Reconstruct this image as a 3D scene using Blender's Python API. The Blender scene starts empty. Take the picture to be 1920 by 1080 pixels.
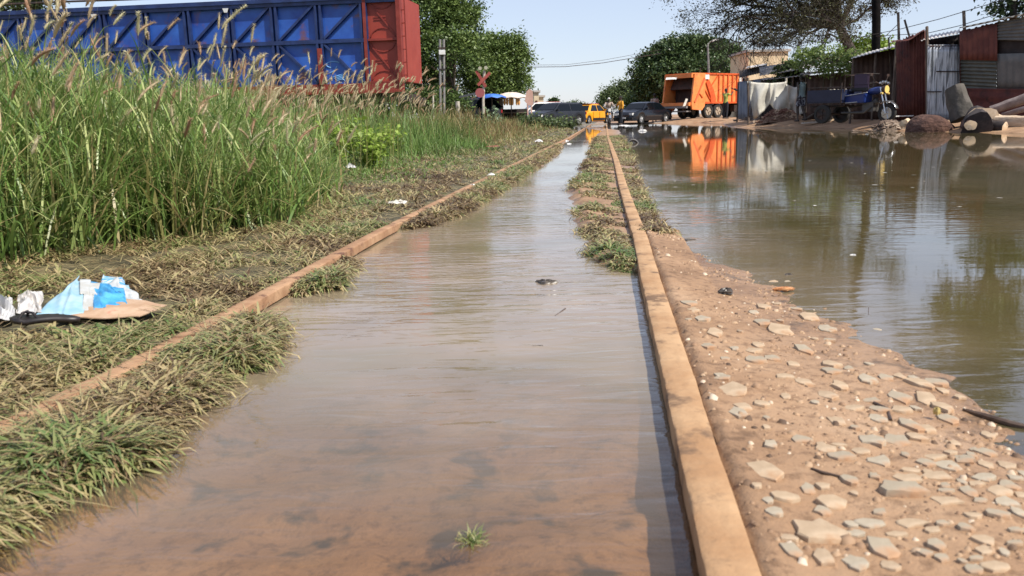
import bpy, math, random
import numpy as np
from mathutils import Vector, Matrix, Quaternion
random.seed(7); rng = np.random.default_rng(11)
SC = bpy.context.scene; COL = SC.collection
PI = math.pi
# ---------------------------------------------------------------- camera
FPX = 1600.0; ROLL = math.atan(.0235); PITCH = math.atan(319*math.cos(ROLL)/FPX); HC = .58
_F = Vector((0, math.cos(PITCH), -math.sin(PITCH))); _R0 = Vector((1, 0, 0)); _U0 = Vector((0, math.sin(PITCH), math.cos(PITCH)))
_R = math.cos(ROLL)*_R0 - math.sin(ROLL)*_U0; _U = math.sin(ROLL)*_R0 + math.cos(ROLL)*_U0
CAMP = Vector((0, 0, HC))
def ray(u, v): return _F + (u-960)/FPX*_R - (v-540)/FPX*_U
def G(u, v, z=0.0):
    k = ray(u, v); return CAMP + k*((HC-z)/-k.z)
def P(u, v, Y):
    k = ray(u, v); return CAMP + k*(Y/k.y)
cam_d = bpy.data.cameras.new('camera'); cam = bpy.data.objects.new('camera', cam_d); COL.objects.link(cam)
m = Matrix((_R, _U, -_F)).transposed().to_4x4(); m.translation = CAMP; cam.matrix_world = m
cam_d.sensor_width = 36; cam_d.lens = FPX/1920*36; cam_d.clip_start = .02; cam_d.clip_end = 2000
cam_d.dof.use_dof = True; cam_d.dof.focus_distance = 7; cam_d.dof.aperture_fstop = 9
SC.camera = cam
# ---------------------------------------------------------------- light
EL = math.radians(50); SD = Vector((.80, -.60, 0)).normalized()*math.cos(EL) + Vector((0, 0, math.sin(EL)))
w = bpy.data.worlds.new('World'); SC.world = w; w.use_nodes = True
nt = w.node_tree; bg = nt.nodes['Background']; sky = nt.nodes.new('ShaderNodeTexSky'); sky.sky_type = 'NISHITA'; sky.sun_disc = False
sky.sun_elevation = EL; sky.sun_rotation = math.atan2(SD.x, SD.y); sky.altitude = 0; sky.air_density = 1.0; sky.dust_density = .35; sky.ozone_density = 2.2
hz = nt.nodes.new('ShaderNodeMix'); hz.data_type = 'RGBA'; hz.inputs[0].default_value = .72; nt.links.new(sky.outputs[0], hz.inputs[6]); hz.inputs[7].default_value = (2.15, 2.28, 2.9, 1); nt.links.new(hz.outputs[2], bg.inputs[0]); bg.inputs[1].default_value = .15
sl = bpy.data.lights.new('sun', 'SUN'); sl.energy = 3.7; sl.angle = math.radians(.55); sl.color = (1, .94, .84)
so = bpy.data.objects.new('sun', sl); COL.objects.link(so); so.rotation_euler = SD.to_track_quat('Z', 'Y').to_euler()
SC.view_settings.view_transform = 'Standard'; SC.view_settings.look = 'None'; SC.view_settings.exposure = .74; SC.view_settings.gamma = 1
SC.cycles.max_bounces = 6; SC.cycles.transparent_max_bounces = 6; SC.cycles.diffuse_bounces = 2; SC.cycles.glossy_bounces = 3; SC.cycles.transmission_bounces = 3
SC.cycles.caustics_reflective = False; SC.cycles.caustics_refractive = False
# ---------------------------------------------------------------- materials
MATS = {}
def N(t, kind, **kw):
    n = t.nodes.new(kind)
    for k, v in kw.items():
        if k in n.inputs: n.inputs[k].default_value = v
        else: setattr(n, k, v)
    return n
def rgba(c): return (c[0], c[1], c[2], 1)
def ramp(t, stops):
    r = t.nodes.new('ShaderNodeValToRGB'); e = r.color_ramp.elements
    while len(e) < len(stops): e.new(.5)
    for el, (p, c) in zip(e, stops):
        el.position = p; el.color = rgba(c) if len(c) == 3 else c
    return r
def mat(name, c, rough=.6, metal=0, c2=None, sc=6, th=(.42, .62), bump=None, bsc=20, stretch=(1, 1, 1), c3=None, sc3=30, th3=(.6, .68), coat=0, spec=.5):
    if name in MATS: return MATS[name]
    m = bpy.data.materials.new(name); m.use_nodes = True; t = m.node_tree; b = t.nodes['Principled BSDF']
    b.inputs['Base Color'].default_value = rgba(c); b.inputs['Roughness'].default_value = rough; b.inputs['Metallic'].default_value = metal
    b.inputs['Coat Weight'].default_value = coat; b.inputs['Specular IOR Level'].default_value = spec
    tc = t.nodes.new('ShaderNodeTexCoord'); mp = N(t, 'ShaderNodeMapping'); mp.inputs['Scale'].default_value = stretch
    t.links.new(tc.outputs['Object'], mp.inputs[0])
    col = None
    if c2:
        n = N(t, 'ShaderNodeTexNoise', Scale=sc, Detail=6, Roughness=.62); t.links.new(mp.outputs[0], n.inputs['Vector'])
        r = ramp(t, [(th[0], c), (th[1], c2)]); t.links.new(n.outputs['Fac'], r.inputs[0]); col = r.outputs[0]
        if c3:
            n3 = N(t, 'ShaderNodeTexNoise', Scale=sc3, Detail=5, Roughness=.6); t.links.new(mp.outputs[0], n3.inputs['Vector'])
            r3 = ramp(t, [(th3[0], (0, 0, 0)), (th3[1], (1, 1, 1))]); t.links.new(n3.outputs['Fac'], r3.inputs[0])
            mx = N(t, 'ShaderNodeMix', data_type='RGBA'); t.links.new(r3.outputs[0], mx.inputs[0]); t.links.new(col, mx.inputs[6]); mx.inputs[7].default_value = rgba(c3); col = mx.outputs[2]
        t.links.new(col, b.inputs['Base Color'])
    if bump:
        n2 = N(t, 'ShaderNodeTexNoise', Scale=bsc, Detail=5); t.links.new(mp.outputs[0], n2.inputs['Vector'])
        bp = N(t, 'ShaderNodeBump', Strength=1.0, Distance=bump); t.links.new(n2.outputs['Fac'], bp.inputs['Height']); t.links.new(bp.outputs[0], b.inputs['Normal'])
    MATS[name] = m; return m
def leafmat(name, stops, trans=.3, rough=.5):
    if name in MATS: return MATS[name]
    m = bpy.data.materials.new(name); m.use_nodes = True; t = m.node_tree; b = t.nodes['Principled BSDF']; out = t.nodes['Material Output']
    a = N(t, 'ShaderNodeAttribute', attribute_name='tint'); r = ramp(t, stops); t.links.new(a.outputs['Fac'], r.inputs[0])
    t.links.new(r.outputs[0], b.inputs['Base Color']); b.inputs['Roughness'].default_value = rough; b.inputs['Specular IOR Level'].default_value = .35
    tr = N(t, 'ShaderNodeBsdfTranslucent'); t.links.new(r.outputs[0], tr.inputs['Color'])
    mx = N(t, 'ShaderNodeMixShader'); mx.inputs[0].default_value = trans
    t.links.new(b.outputs[0], mx.inputs[1]); t.links.new(tr.outputs[0], mx.inputs[2]); t.links.new(mx.outputs[0], out.inputs['Surface'])
    MATS[name] = m; return m
# ---------------------------------------------------------------- object helpers
def tag(o, label=None, cat=None, group=None, kind=None):
    if label: o['label'] = label
    if cat: o['category'] = cat
    if group: o['group'] = group
    if kind: o['kind'] = kind
    return o
def empty(name, loc=(0, 0, 0), rz=0, label=None, cat=None, group=None):
    o = bpy.data.objects.new(name, None); COL.objects.link(o); o.location = loc; o.rotation_euler = (0, 0, rz); o.empty_display_size = .2
    return tag(o, label, cat, group)
def copy_tree(o, parent=None):
    c = o.copy(); COL.objects.link(c); c.parent = parent
    for ch in list(o.children): copy_tree(ch, c)
    return c
def link(name, me, m=None, parent=None, smooth=False):
    o = bpy.data.objects.new(name, me); COL.objects.link(o)
    if m: me.materials.append(m)
    if parent: o.parent = parent
    if smooth: me.polygons.foreach_set('use_smooth', [True]*len(me.polygons))
    return o
class MB:
    def __init__(s): s.v = []; s.f = []
    def add(s, vs, fs):
        k = len(s.v); s.v += [tuple(x) for x in vs]; s.f += [tuple(i+k for i in f) for f in fs]; return s
    def box(s, c, sz, R=None, taper=None):
        c = Vector(c); h = Vector(sz)/2; vs = []
        for dz in (-1, 1):
            for dx, dy in ((-1, -1), (1, -1), (1, 1), (-1, 1)):
                p = Vector((dx*h.x, dy*h.y, dz*h.z))
                if taper and dz > 0: p.x *= taper; p.y *= taper
                if R: p = R @ p
                vs.append(c+p)
        return s.add(vs, [(0, 3, 2, 1), (4, 5, 6, 7), (0, 1, 5, 4), (1, 2, 6, 5), (2, 3, 7, 6), (3, 0, 4, 7)])
    def bar(s, a, b, w, h, up=(0, 0, 1)):
        a = Vector(a); b = Vector(b); d = (b-a); L = d.length; d.normalize(); up = Vector(up)
        if abs(d.dot(up)) > .98: up = Vector((0, 1, 0))
        y = up.cross(d).normalized(); z = d.cross(y)
        return s.box((a+b)/2, (L, w, h), Matrix((d, y, z)).transposed())
    def tube(s, pts, rad, n=8, cap=True):
        pts = [Vector(p) for p in pts]; rings = []
        if not hasattr(rad, '__len__'): rad = [rad]*len(pts)
        ref = Vector((0, 0, 1)) if abs((pts[-1]-pts[0]).normalized().z) < .9 else Vector((0, 1, 0))
        for i, p in enumerate(pts):
            d = (pts[min(i+1, len(pts)-1)] - pts[max(i-1, 0)]).normalized()
            x = ref.cross(d); x = x.normalized() if x.length > 1e-5 else Vector((1, 0, 0)); y = d.cross(x)
            rings.append([p + (x*math.cos(2*PI*k/n)+y*math.sin(2*PI*k/n))*rad[i] for k in range(n)])
        vs = [q for r in rings for q in r]; fs = []
        for i in range(len(pts)-1):
            for k in range(n): fs.append((i*n+k, i*n+(k+1) % n, (i+1)*n+(k+1) % n, (i+1)*n+k))
        if cap: fs.append(tuple(range(n-1, -1, -1))); fs.append(tuple((len(pts)-1)*n+k for k in range(n)))
        return s.add(vs, fs)
    def prism(s, poly, a, b, axis='y'):   # poly in the plane, extruded a..b along axis
        n = len(poly)
        def q(p, t): return (p[0], t, p[1]) if axis == 'y' else ((t, p[0], p[1]) if axis == 'x' else (p[0], p[1], t))
        vs = [q(p, a) for p in poly]+[q(p, b) for p in poly]
        return s.add(vs, [tuple(range(n)), tuple(range(2*n-1, n-1, -1))]+[(i, (i+1) % n+0, (i+1) % n+n, i+n)[::-1] for i in range(n)])
    def grid(s, fn, nu, nv):
        vs = [fn(i/nu, j/nv) for i in range(nu+1) for j in range(nv+1)]
        return s.add(vs, [(i*(nv+1)+j, (i+1)*(nv+1)+j, (i+1)*(nv+1)+j+1, i*(nv+1)+j+1) for i in range(nu) for j in range(nv)])
    def disc(s, c, r, ax, t, n=20, r2=None):   # cylinder along unit axis
        ax = Vector(ax).normalized(); c = Vector(c)
        return s.tube([c-ax*t/2, c+ax*t/2], [r, r if r2 is None else r2], n)
    def build(s, name, m=None, parent=None, smooth=False, bevel=0, solid=0):
        me = bpy.data.meshes.new(name); me.from_pydata(s.v, [], s.f); me.validate(); me.update()
        o = link(name, me, m, parent)
        import bmesh
        bm = bmesh.new(); bm.from_mesh(me); bmesh.ops.recalc_face_normals(bm, faces=bm.faces)
        if bevel: bmesh.ops.bevel(bm, geom=[e for e in bm.edges if len(e.link_faces) == 2 and e.calc_face_angle(0) > .5], offset=bevel, segments=2, affect='EDGES', clamp_overlap=True)
        bm.to_mesh(me); bm.free()
        if smooth:
            me.polygons.foreach_set('use_smooth', [True]*len(me.polygons))
            try: me.set_sharp_from_angle(angle=math.radians(38))
            except Exception: pass
        if solid:
            md = o.modifiers.new('solid', 'SOLIDIFY'); md.thickness = solid; md.offset = 0
        return o
def np_mesh(name, V, Q, tint=None, m=None, parent=None):
    me = bpy.data.meshes.new(name); V = np.ascontiguousarray(V.reshape(-1, 3), dtype=np.float32); Q = np.ascontiguousarray(Q, dtype=np.int32)
    me.vertices.add(len(V)); me.vertices.foreach_set('co', V.ravel())
    k = Q.shape[1]; me.loops.add(Q.size); me.loops.foreach_set('vertex_index', Q.ravel())
    me.polygons.add(len(Q)); me.polygons.foreach_set('loop_start', np.arange(len(Q), dtype=np.int32)*k); me.polygons.foreach_set('loop_total', np.full(len(Q), k, dtype=np.int32))
    if tint is not None:
        at = me.attributes.new('tint', 'FLOAT', 'POINT'); at.data.foreach_set('value', np.ascontiguousarray(tint, dtype=np.float32).ravel())
    me.update(calc_edges=True); return link(name, me, m, parent)
def vnoise(x, y, s=1.0, seed=0):
    x = np.asarray(x)*s + seed*17.3; y = np.asarray(y)*s + seed*7.7
    def h(i, j): 
        q = np.sin(i*127.1+j*311.7+seed*3.3)*43758.5453; return q-np.floor(q)
    i = np.floor(x); j = np.floor(y); fx = x-i; fy = y-j; fx = fx*fx*(3-2*fx); fy = fy*fy*(3-2*fy)
    return (h(i, j)*(1-fx)+h(i+1, j)*fx)*(1-fy)+(h(i, j+1)*(1-fx)+h(i+1, j+1)*fx)*fy
def fbm(x, y, s=1.0, seed=0, o=3): return sum(vnoise(x, y, s*2**k, seed+k)*.5**k for k in range(o))/sum(.5**k for k in range(o))
# ---------------------------------------------------------------- boundaries in world space
def curve(pts, z=0.0):
    q = sorted([(G(u, v, z).y, G(u, v, z).x) for u, v in pts]); return np.array([a for a, b in q]), np.array([b for a, b in q])
RZ = .042
LRy, LRx = curve([(0, 785), (200, 690), (420, 578), (560, 505), (700, 432), (800, 383), (920, 326), (1000, 288), (1065, 257)], RZ)
RRy, RRx = curve([(1320, 1080), (1270, 850), (1240, 700), (1218, 600), (1200, 520), (1185, 440), (1160, 350), (1150, 300), (1137, 255)], RZ)
def ext(ys, xs, y0, y1):
    s0 = .118; s1 = .112
    return np.concatenate([[y0], ys, [y1]]), np.concatenate([[xs[0]-(ys[0]-y0)*s0], xs, [xs[-1]+(y1-ys[-1])*s1]])
LRy, LRx = ext(LRy, LRx, -3, 80); RRy, RRx = ext(RRy, RRx, -3, 80)
xlr = lambda y: np.interp(y, LRy, LRx)+.033     # rail centre lines
xrr = lambda y: np.interp(y, RRy, RRx)+.036
Ay, Ax = curve([(0, 985), (60, 940), (150, 905), (270, 870), (280, 825), (360, 770), (400, 705), (480, 690), (520, 625), (455, 585), (500, 562), (620, 545), (670, 490), (640, 470), (715, 440), (800, 425), (880, 395), (1000, 318), (1040, 290), (1056, 264), (1080, 246)])
Ay = np.concatenate([[-3], Ay, [60, 90]]); Ax = np.concatenate([[-1.15], Ax, [2.6, 2.6]])
By, Bx = curve([(1195, 512), (1115, 492), (1118, 450), (1070, 408), (1092, 395), (1070, 365), (1082, 345), (1102, 300), (1118, 262), (1128, 244)])
By = np.concatenate([[-3, By[0]-.05], By]); Bx = np.concatenate([[0, 0], Bx]); Bx[0] = xrr(-3)-.0; Bx[1] = float(xrr(By[1]))
Cy, Cx = curve([(1920, 850), (1850, 782), (1800, 742), (1760, 705), (1680, 682), (1600, 640), (1560, 600), (1500, 565), (1450, 535), (1400, 520), (1340, 490), (1262, 457), (1240, 440), (1212, 385), (1195, 335), (1172, 262), (1160, 244)])
Cy = np.concatenate([[-3, .9], Cy]); Cx = np.concatenate([[3, 1.15], Cx])
Dy = np.array([-3, 10, 15, 18.8, 22.6, 29, 34, 43, 53, 57, 58.5]); Dx = np.array([13, 12, 11.2, 11.0, 10.4, 10.6, 9.0, 10.6, 13.2, 11, 2.])
def sstep(a, b, x): t = np.clip((x-a)/(b-a), 0, 1); return t*t*(3-2*t)
def height(x, y):
    x = np.asarray(x, float); y = np.asarray(y, float)
    n1 = fbm(x, y, 9, 1)-.5; n2 = fbm(x, y, 1.3, 5)-.5; n3 = fbm(x, y, 40, 9, 2)-.5; far = sstep(3, 12, y)
    bed = -.035-.03*sstep(-.3, .3, n2*2) + n1*.03 - .25*sstep(1.0, 3.0, x-xrr(y))*sstep(60, 50, y)
    sub = np.exp(-(((x-.02)/.22)**2+((y-.95)/.28)**2))   # the silt shoal just under the water
    bed = bed + sub*.036 + n3*.006
    wob = (fbm(x, y, 5, 3)-.5)*(.06+.25*far)
    dA = np.interp(y, Ay, Ax)-x+wob
    hA = np.clip(dA*.5, -.1, .020)+.014*sstep(0, .25, dA)+.06*sstep(.6, 2.2, dA)+.12*sstep(2, 9, dA)+n1*.018
    wobc = (fbm(x, y, 6, 8)-.5)*.12*sstep(.05, .4, x-xrr(y)); dC = np.interp(y, Cy, Cx)-x+wobc
    near = sstep(2.9, 2.5, y)
    dB = x-np.interp(y, By, Bx)+wob*(1-near)
    hB = np.minimum(np.clip(dB*(1.6*near+.5*(1-near)), -.1, .034), np.clip(dC*.08, -.3, .034))+n1*.008+n3*.005*sstep(-.01, .02, dC)
    dD = np.maximum(x-np.interp(y, Dy, Dx), np.where(y > 57, (y-58.5)*.2, -9))+(fbm(x, y, .8, 4)-.5)*.8*(y < 56)
    hD = np.clip(dD*.16, -.25, .25)+n1*.03
    hD = np.where((y > 57), np.minimum(hD, .015+.25*sstep(9.5, 13, x)), hD)
    h = np.where(dA > -.15, np.maximum(bed, hA), bed)
    h = np.where((dB > -.1) & (dC > -2.5), np.maximum(h, hB), h)
    h = np.where(dD > -1.5, np.maximum(h, hD), h)
    for fx in (xlr, xrr):      # ground packed against each rail, just below its head
        q = np.abs(x-fx(y)); h = np.where(q < .034, np.minimum(h, .012), h)
    e = x-xrr(y)-.016-.018*fbm(x, y, 16, 61, 2)-.012*vnoise(x, y, 3, 62); h = np.where((e > 0) & (x-xrr(y) < .2) & (y < 4.2), np.maximum(h, np.minimum(.046, .030+e*1.2)+n3*.006-.13*np.maximum(0, x-xrr(y)-.03)), h)
    return h
gh = lambda x, y: float(height(np.array([x]), np.array([y]))[0])
# ---------------------------------------------------------------- terrain
def axis(lo, hi, c0, c1, fine, grow=1.06):
    a = list(np.arange(c0, c1, fine)); s = fine; v = a[-1]
    while v < hi: s *= grow; v += s; a.append(v)
    s = fine; v = c0; pre = []
    while v > lo: s *= grow; v -= s; pre.append(v)
    return np.array(pre[::-1]+a)
gx = axis(-500, 500, -1.3, 1.35, .014); gy = axis(-20, 900, .75, 3.2, .014, 1.03)
XX, YY = np.meshgrid(gx, gy, indexing='ij'); ZZ = height(XX, YY)
V = np.stack([XX, YY, ZZ], -1); nx, ny = len(gx), len(gy)
I = np.arange(nx*ny).reshape(nx, ny); Q = np.stack([I[:-1, :-1], I[1:, :-1], I[1:, 1:], I[:-1, 1:]], -1).reshape(-1, 4)
def ground_mat():
    m = bpy.data.materials.new('mud'); m.use_nodes = True; t = m.node_tree; b = t.nodes['Principled BSDF']
    ge = N(t, 'ShaderNodeNewGeometry'); P_ = ge.outputs['Position']
    n = N(t, 'ShaderNodeTexNoise', Scale=2.2, Detail=8, Roughness=.62); t.links.new(P_, n.inputs['Vector'])
    r = ramp(t, [(.3, (.22, .125, .065)), (.5, (.35, .21, .115)), (.68, (.44, .285, .17))]); t.links.new(n.outputs['Fac'], r.inputs[0])
    n2 = N(t, 'ShaderNodeTexNoise', Scale=34, Detail=6, Roughness=.7); t.links.new(P_, n2.inputs['Vector'])
    r2 = ramp(t, [(.36, (.58, .55, .52)), (.5, (1, 1, 1)), (.66, (1.0, 1.0, 1.0)), (.72, (1.3, 1.22, 1.15))]); t.links.new(n2.outputs['Fac'], r2.inputs[0])
    mx = N(t, 'ShaderNodeMix', data_type='RGBA', blend_type='MULTIPLY'); mx.inputs[0].default_value = 1; t.links.new(r.outputs[0], mx.inputs[6]); t.links.new(r2.outputs[0], mx.inputs[7])
    # dark silt stains and rotten leaves
    n4 = N(t, 'ShaderNodeTexNoise', Scale=11, Detail=5, Roughness=.55); t.links.new(P_, n4.inputs['Vector']); r4 = ramp(t, [(.55, (0, 0, 0)), (.66, (1, 1, 1))]); t.links.new(n4.outputs['Fac'], r4.inputs[0])
    # height: wet dark below and at the waterline
    sx = N(t, 'ShaderNodeSeparateXYZ'); t.links.new(P_, sx.inputs[0])
    wet = N(t, 'ShaderNodeMapRange'); wet.inputs[1].default_value = -.004; wet.inputs[2].default_value = .018; t.links.new(sx.outputs['Z'], wet.inputs[0])
    inv = N(t, 'ShaderNodeMath', operation='SUBTRACT'); inv.inputs[0].default_value = 1; t.links.new(wet.outputs[0], inv.inputs[1])
    ml = N(t, 'ShaderNodeMath', operation='MULTIPLY'); t.links.new(inv.outputs[0], ml.inputs[0]); t.links.new(r4.outputs[0], ml.inputs[1])
    mx2 = N(t, 'ShaderNodeMix', data_type='RGBA'); t.links.new(ml.outputs[0], mx2.inputs[0]); t.links.new(mx.outputs[2], mx2.inputs[6]); mx2.inputs[7].default_value = (.045, .04, .03, 1)
    # left field: dead straw and soil under the grass
    n3 = N(t, 'ShaderNodeTexNoise', Scale=9, Detail=8, Roughness=.7); t.links.new(P_, n3.inputs['Vector'])
    r3 = ramp(t, [(.36, (.03, .025, .014)), (.52, (.10, .085, .04)), (.66, (.24, .19, .10))]); t.links.new(n3.outputs['Fac'], r3.inputs[0])
    lx = N(t, 'ShaderNodeMath', operation='MULTIPLY'); lx.inputs[1].default_value = .115; t.links.new(sx.outputs['Y'], lx.inputs[0])
    ls = N(t, 'ShaderNodeMath', operation='SUBTRACT'); t.links.new(sx.outputs['X'], ls.inputs[0]); t.links.new(lx.outputs[0], ls.inputs[1])
    lm = N(t, 'ShaderNodeMapRange'); lm.inputs[1].default_value = -.95; lm.inputs[2].default_value = -1.12; t.links.new(ls.outputs[0], lm.inputs[0])
    mx3 = N(t, 'ShaderNodeMix', data_type='RGBA'); t.links.new(lm.outputs[0], mx3.inputs[0]); t.links.new(mx2.outputs[2], mx3.inputs[6]); t.links.new(r3.outputs[0], mx3.inputs[7])
    t.links.new(mx3.outputs[2], b.inputs['Base Color'])
    rr = N(t, 'ShaderNodeMapRange'); rr.inputs[1].default_value = 0; rr.inputs[2].default_value = .03; rr.inputs[3].default_value = .25; rr.inputs[4].default_value = .82; t.links.new(sx.outputs['Z'], rr.inputs[0]); t.links.new(rr.outputs[0], b.inputs['Roughness'])
    nb = N(t, 'ShaderNodeTexNoise', Scale=60, Detail=7, Roughness=.7); t.links.new(P_, nb.inputs['Vector'])
    bp = N(t, 'ShaderNodeBump', Strength=.9, Distance=.006); t.links.new(nb.outputs['Fac'], bp.inputs['Height']); t.links.new(bp.outputs[0], b.inputs['Normal'])
    return m
terr = np_mesh('ground', V, Q, m=ground_mat()); terr.data.polygons.foreach_set('use_smooth', [True]*len(terr.data.polygons)); tag(terr, kind='structure')
# ---------------------------------------------------------------- water
def water_mat():
    m = bpy.data.materials.new('murky_water'); m.use_nodes = True; t = m.node_tree; t.nodes.remove(t.nodes['Principled BSDF']); out = t.nodes['Material Output']
    ge = N(t, 'ShaderNodeNewGeometry'); P_ = ge.outputs['Position']
    n = N(t, 'ShaderNodeTexNoise', Scale=1.1, Detail=5, Roughness=.55); t.links.new(P_, n.inputs['Vector'])
    r = ramp(t, [(.32, (.25, .205, .12)), (.5, (.31, .24, .165)), (.68, (.38, .29, .21))]); t.links.new(n.outputs['Fac'], r.inputs[0])
    df = N(t, 'ShaderNodeBsdfDiffuse'); sx0 = N(t, 'ShaderNodeSeparateXYZ'); t.links.new(P_, sx0.inputs[0]); lx = N(t, 'ShaderNodeMath', operation='MULTIPLY_ADD'); lx.inputs[1].default_value = -.112; t.links.new(sx0.outputs['Y'], lx.inputs[0]); t.links.new(sx0.outputs['X'], lx.inputs[2])
    deep = N(t, 'ShaderNodeMapRange'); deep.inputs[1].default_value = .25; deep.inputs[2].default_value = 1.0; t.links.new(lx.outputs[0], deep.inputs[0])
    rd = ramp(t, [(.35, (.10, .085, .030)), (.65, (.145, .112, .052))]); t.links.new(n.outputs['Fac'], rd.inputs[0])
    dm = N(t, 'ShaderNodeMix', data_type='RGBA'); t.links.new(deep.outputs[0], dm.inputs[0]); t.links.new(r.outputs[0], dm.inputs[6]); t.links.new(rd.outputs[0], dm.inputs[7]); t.links.new(dm.outputs[2], df.inputs['Color'])
    tr = N(t, 'ShaderNodeBsdfTransparent'); tr.inputs[0].default_value = (.93, .83, .68, 1)
    mu = N(t, 'ShaderNodeMixShader')
    # the clear shallows of the channel and the thick brown of the wide flood
    sx = N(t, 'ShaderNodeSeparateXYZ'); t.links.new(P_, sx.inputs[0])
    a = N(t, 'ShaderNodeMapRange'); a.inputs[1].default_value = .8; a.inputs[2].default_value = 2.1; a.inputs[3].default_value = .0; a.inputs[4].default_value = .84; t.links.new(sx.outputs['Y'], a.inputs[0])
    n5 = N(t, 'ShaderNodeTexNoise', Scale=3.0, Detail=4); t.links.new(P_, n5.inputs['Vector'])
    ad = N(t, 'ShaderNodeMath', operation='MULTIPLY_ADD'); ad.inputs[1].default_value = .5; t.links.new(n5.outputs['Fac'], ad.inputs[0]); t.links.new(a.outputs[0], ad.inputs[2])
    sb = N(t, 'ShaderNodeMath', operation='SUBTRACT', use_clamp=True); sb.inputs[1].default_value = .25; t.links.new(ad.outputs[0], sb.inputs[0])
    t.links.new(sb.outputs[0], mu.inputs[0]); t.links.new(tr.outputs[0], mu.inputs[1]); t.links.new(df.outputs[0], mu.inputs[2])
    gl = N(t, 'ShaderNodeBsdfGlossy'); gl.inputs['Roughness'].default_value = .03; gl.inputs['Color'].default_value = (.98, .98, 1, 1)
    # ripples: long low waves across the channel, finer chop on the flood, calm patches between
    mp = N(t, 'ShaderNodeMapping'); mp.inputs['Scale'].default_value = (4.5, 17, 1); mp.inputs['Rotation'].default_value = (0, 0, .12); t.links.new(P_, mp.inputs[0])
    w1 = N(t, 'ShaderNodeTexNoise', Scale=1, Detail=3, Roughness=.5, Distortion=.6); t.links.new(mp.outputs[0], w1.inputs['Vector'])
    mp2 = N(t, 'ShaderNodeMapping'); mp2.inputs['Scale'].default_value = (1.2, 5.0, 1); t.links.new(P_, mp2.inputs[0])
    w2 = N(t, 'ShaderNodeTexNoise', Scale=1, Detail=2, Roughness=.4, Distortion=.3); t.links.new(mp2.outputs[0], w2.inputs['Vector'])
    pn = N(t, 'ShaderNodeTexNoise', Scale=.55, Detail=2); t.links.new(P_, pn.inputs['Vector']); pr = ramp(t, [(.38, (.12, .12, .12)), (.6, (1, 1, 1))]); t.links.new(pn.outputs['Fac'], pr.inputs[0])
    fa = N(t, 'ShaderNodeMapRange'); fa.inputs[1].default_value = 4.5; fa.inputs[2].default_value = 12; fa.inputs[3].default_value = 1; fa.inputs[4].default_value = .07; t.links.new(sx.outputs['Y'], fa.inputs[0])
    m1 = N(t, 'ShaderNodeMath', operation='MULTIPLY'); t.links.new(pr.outputs[0], m1.inputs[0]); t.links.new(fa.outputs[0], m1.inputs[1])
    pm_ = N(t, 'ShaderNodeMapRange'); pm_.inputs[1].default_value = 0; pm_.inputs[2].default_value = 1; pm_.inputs[3].default_value = 1; pm_.inputs[4].default_value = .2; t.links.new(deep.outputs[0], pm_.inputs[0]); fa2 = N(t, 'ShaderNodeMath', operation='MULTIPLY'); t.links.new(fa.outputs[0], fa2.inputs[0]); t.links.new(pm_.outputs[0], fa2.inputs[1]); t.links.new(fa2.outputs[0], m1.inputs[1])
    h1 = N(t, 'ShaderNodeMath', operation='MULTIPLY'); t.links.new(w1.outputs['Fac'], h1.inputs[0]); t.links.new(m1.outputs[0], h1.inputs[1])
    b1 = N(t, 'ShaderNodeBump', Strength=1, Distance=.0075); t.links.new(h1.outputs[0], b1.inputs['Height'])
    h2 = N(t, 'ShaderNodeMath', operation='MULTIPLY'); t.links.new(w2.outputs['Fac'], h2.inputs[0]); t.links.new(fa2.outputs[0], h2.inputs[1])
    b2 = N(t, 'ShaderNodeBump', Strength=1, Distance=.003); t.links.new(h2.outputs[0], b2.inputs['Height']); t.links.new(b1.outputs[0], b2.inputs['Normal'])
    t.links.new(b2.outputs[0], gl.inputs['Normal'])
    fr = N(t, 'ShaderNodeFresnel', IOR=1.4); io = N(t, 'ShaderNodeMapRange'); io.inputs[1].default_value = 0; io.inputs[2].default_value = 1; io.inputs[3].default_value = 1.42; io.inputs[4].default_value = 2.1; t.links.new(deep.outputs[0], io.inputs[0]); t.links.new(io.outputs[0], fr.inputs['IOR']); t.links.new(b2.outputs[0], fr.inputs['Normal'])
    mx = N(t, 'ShaderNodeMixShader'); t.links.new(fr.outputs[0], mx.inputs[0]); t.links.new(mu.outputs[0], mx.inputs[1]); t.links.new(gl.outputs[0], mx.inputs[2]); t.links.new(mx.outputs[0], out.inputs['Surface'])
    return m
mb = MB(); mb.add([(-60, -20, 0), (80, -20, 0), (80, 75, 0), (-60, 75, 0)], [(0, 1, 2, 3)]); wt = mb.build('water', water_mat()); tag(wt, kind='structure')
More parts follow.
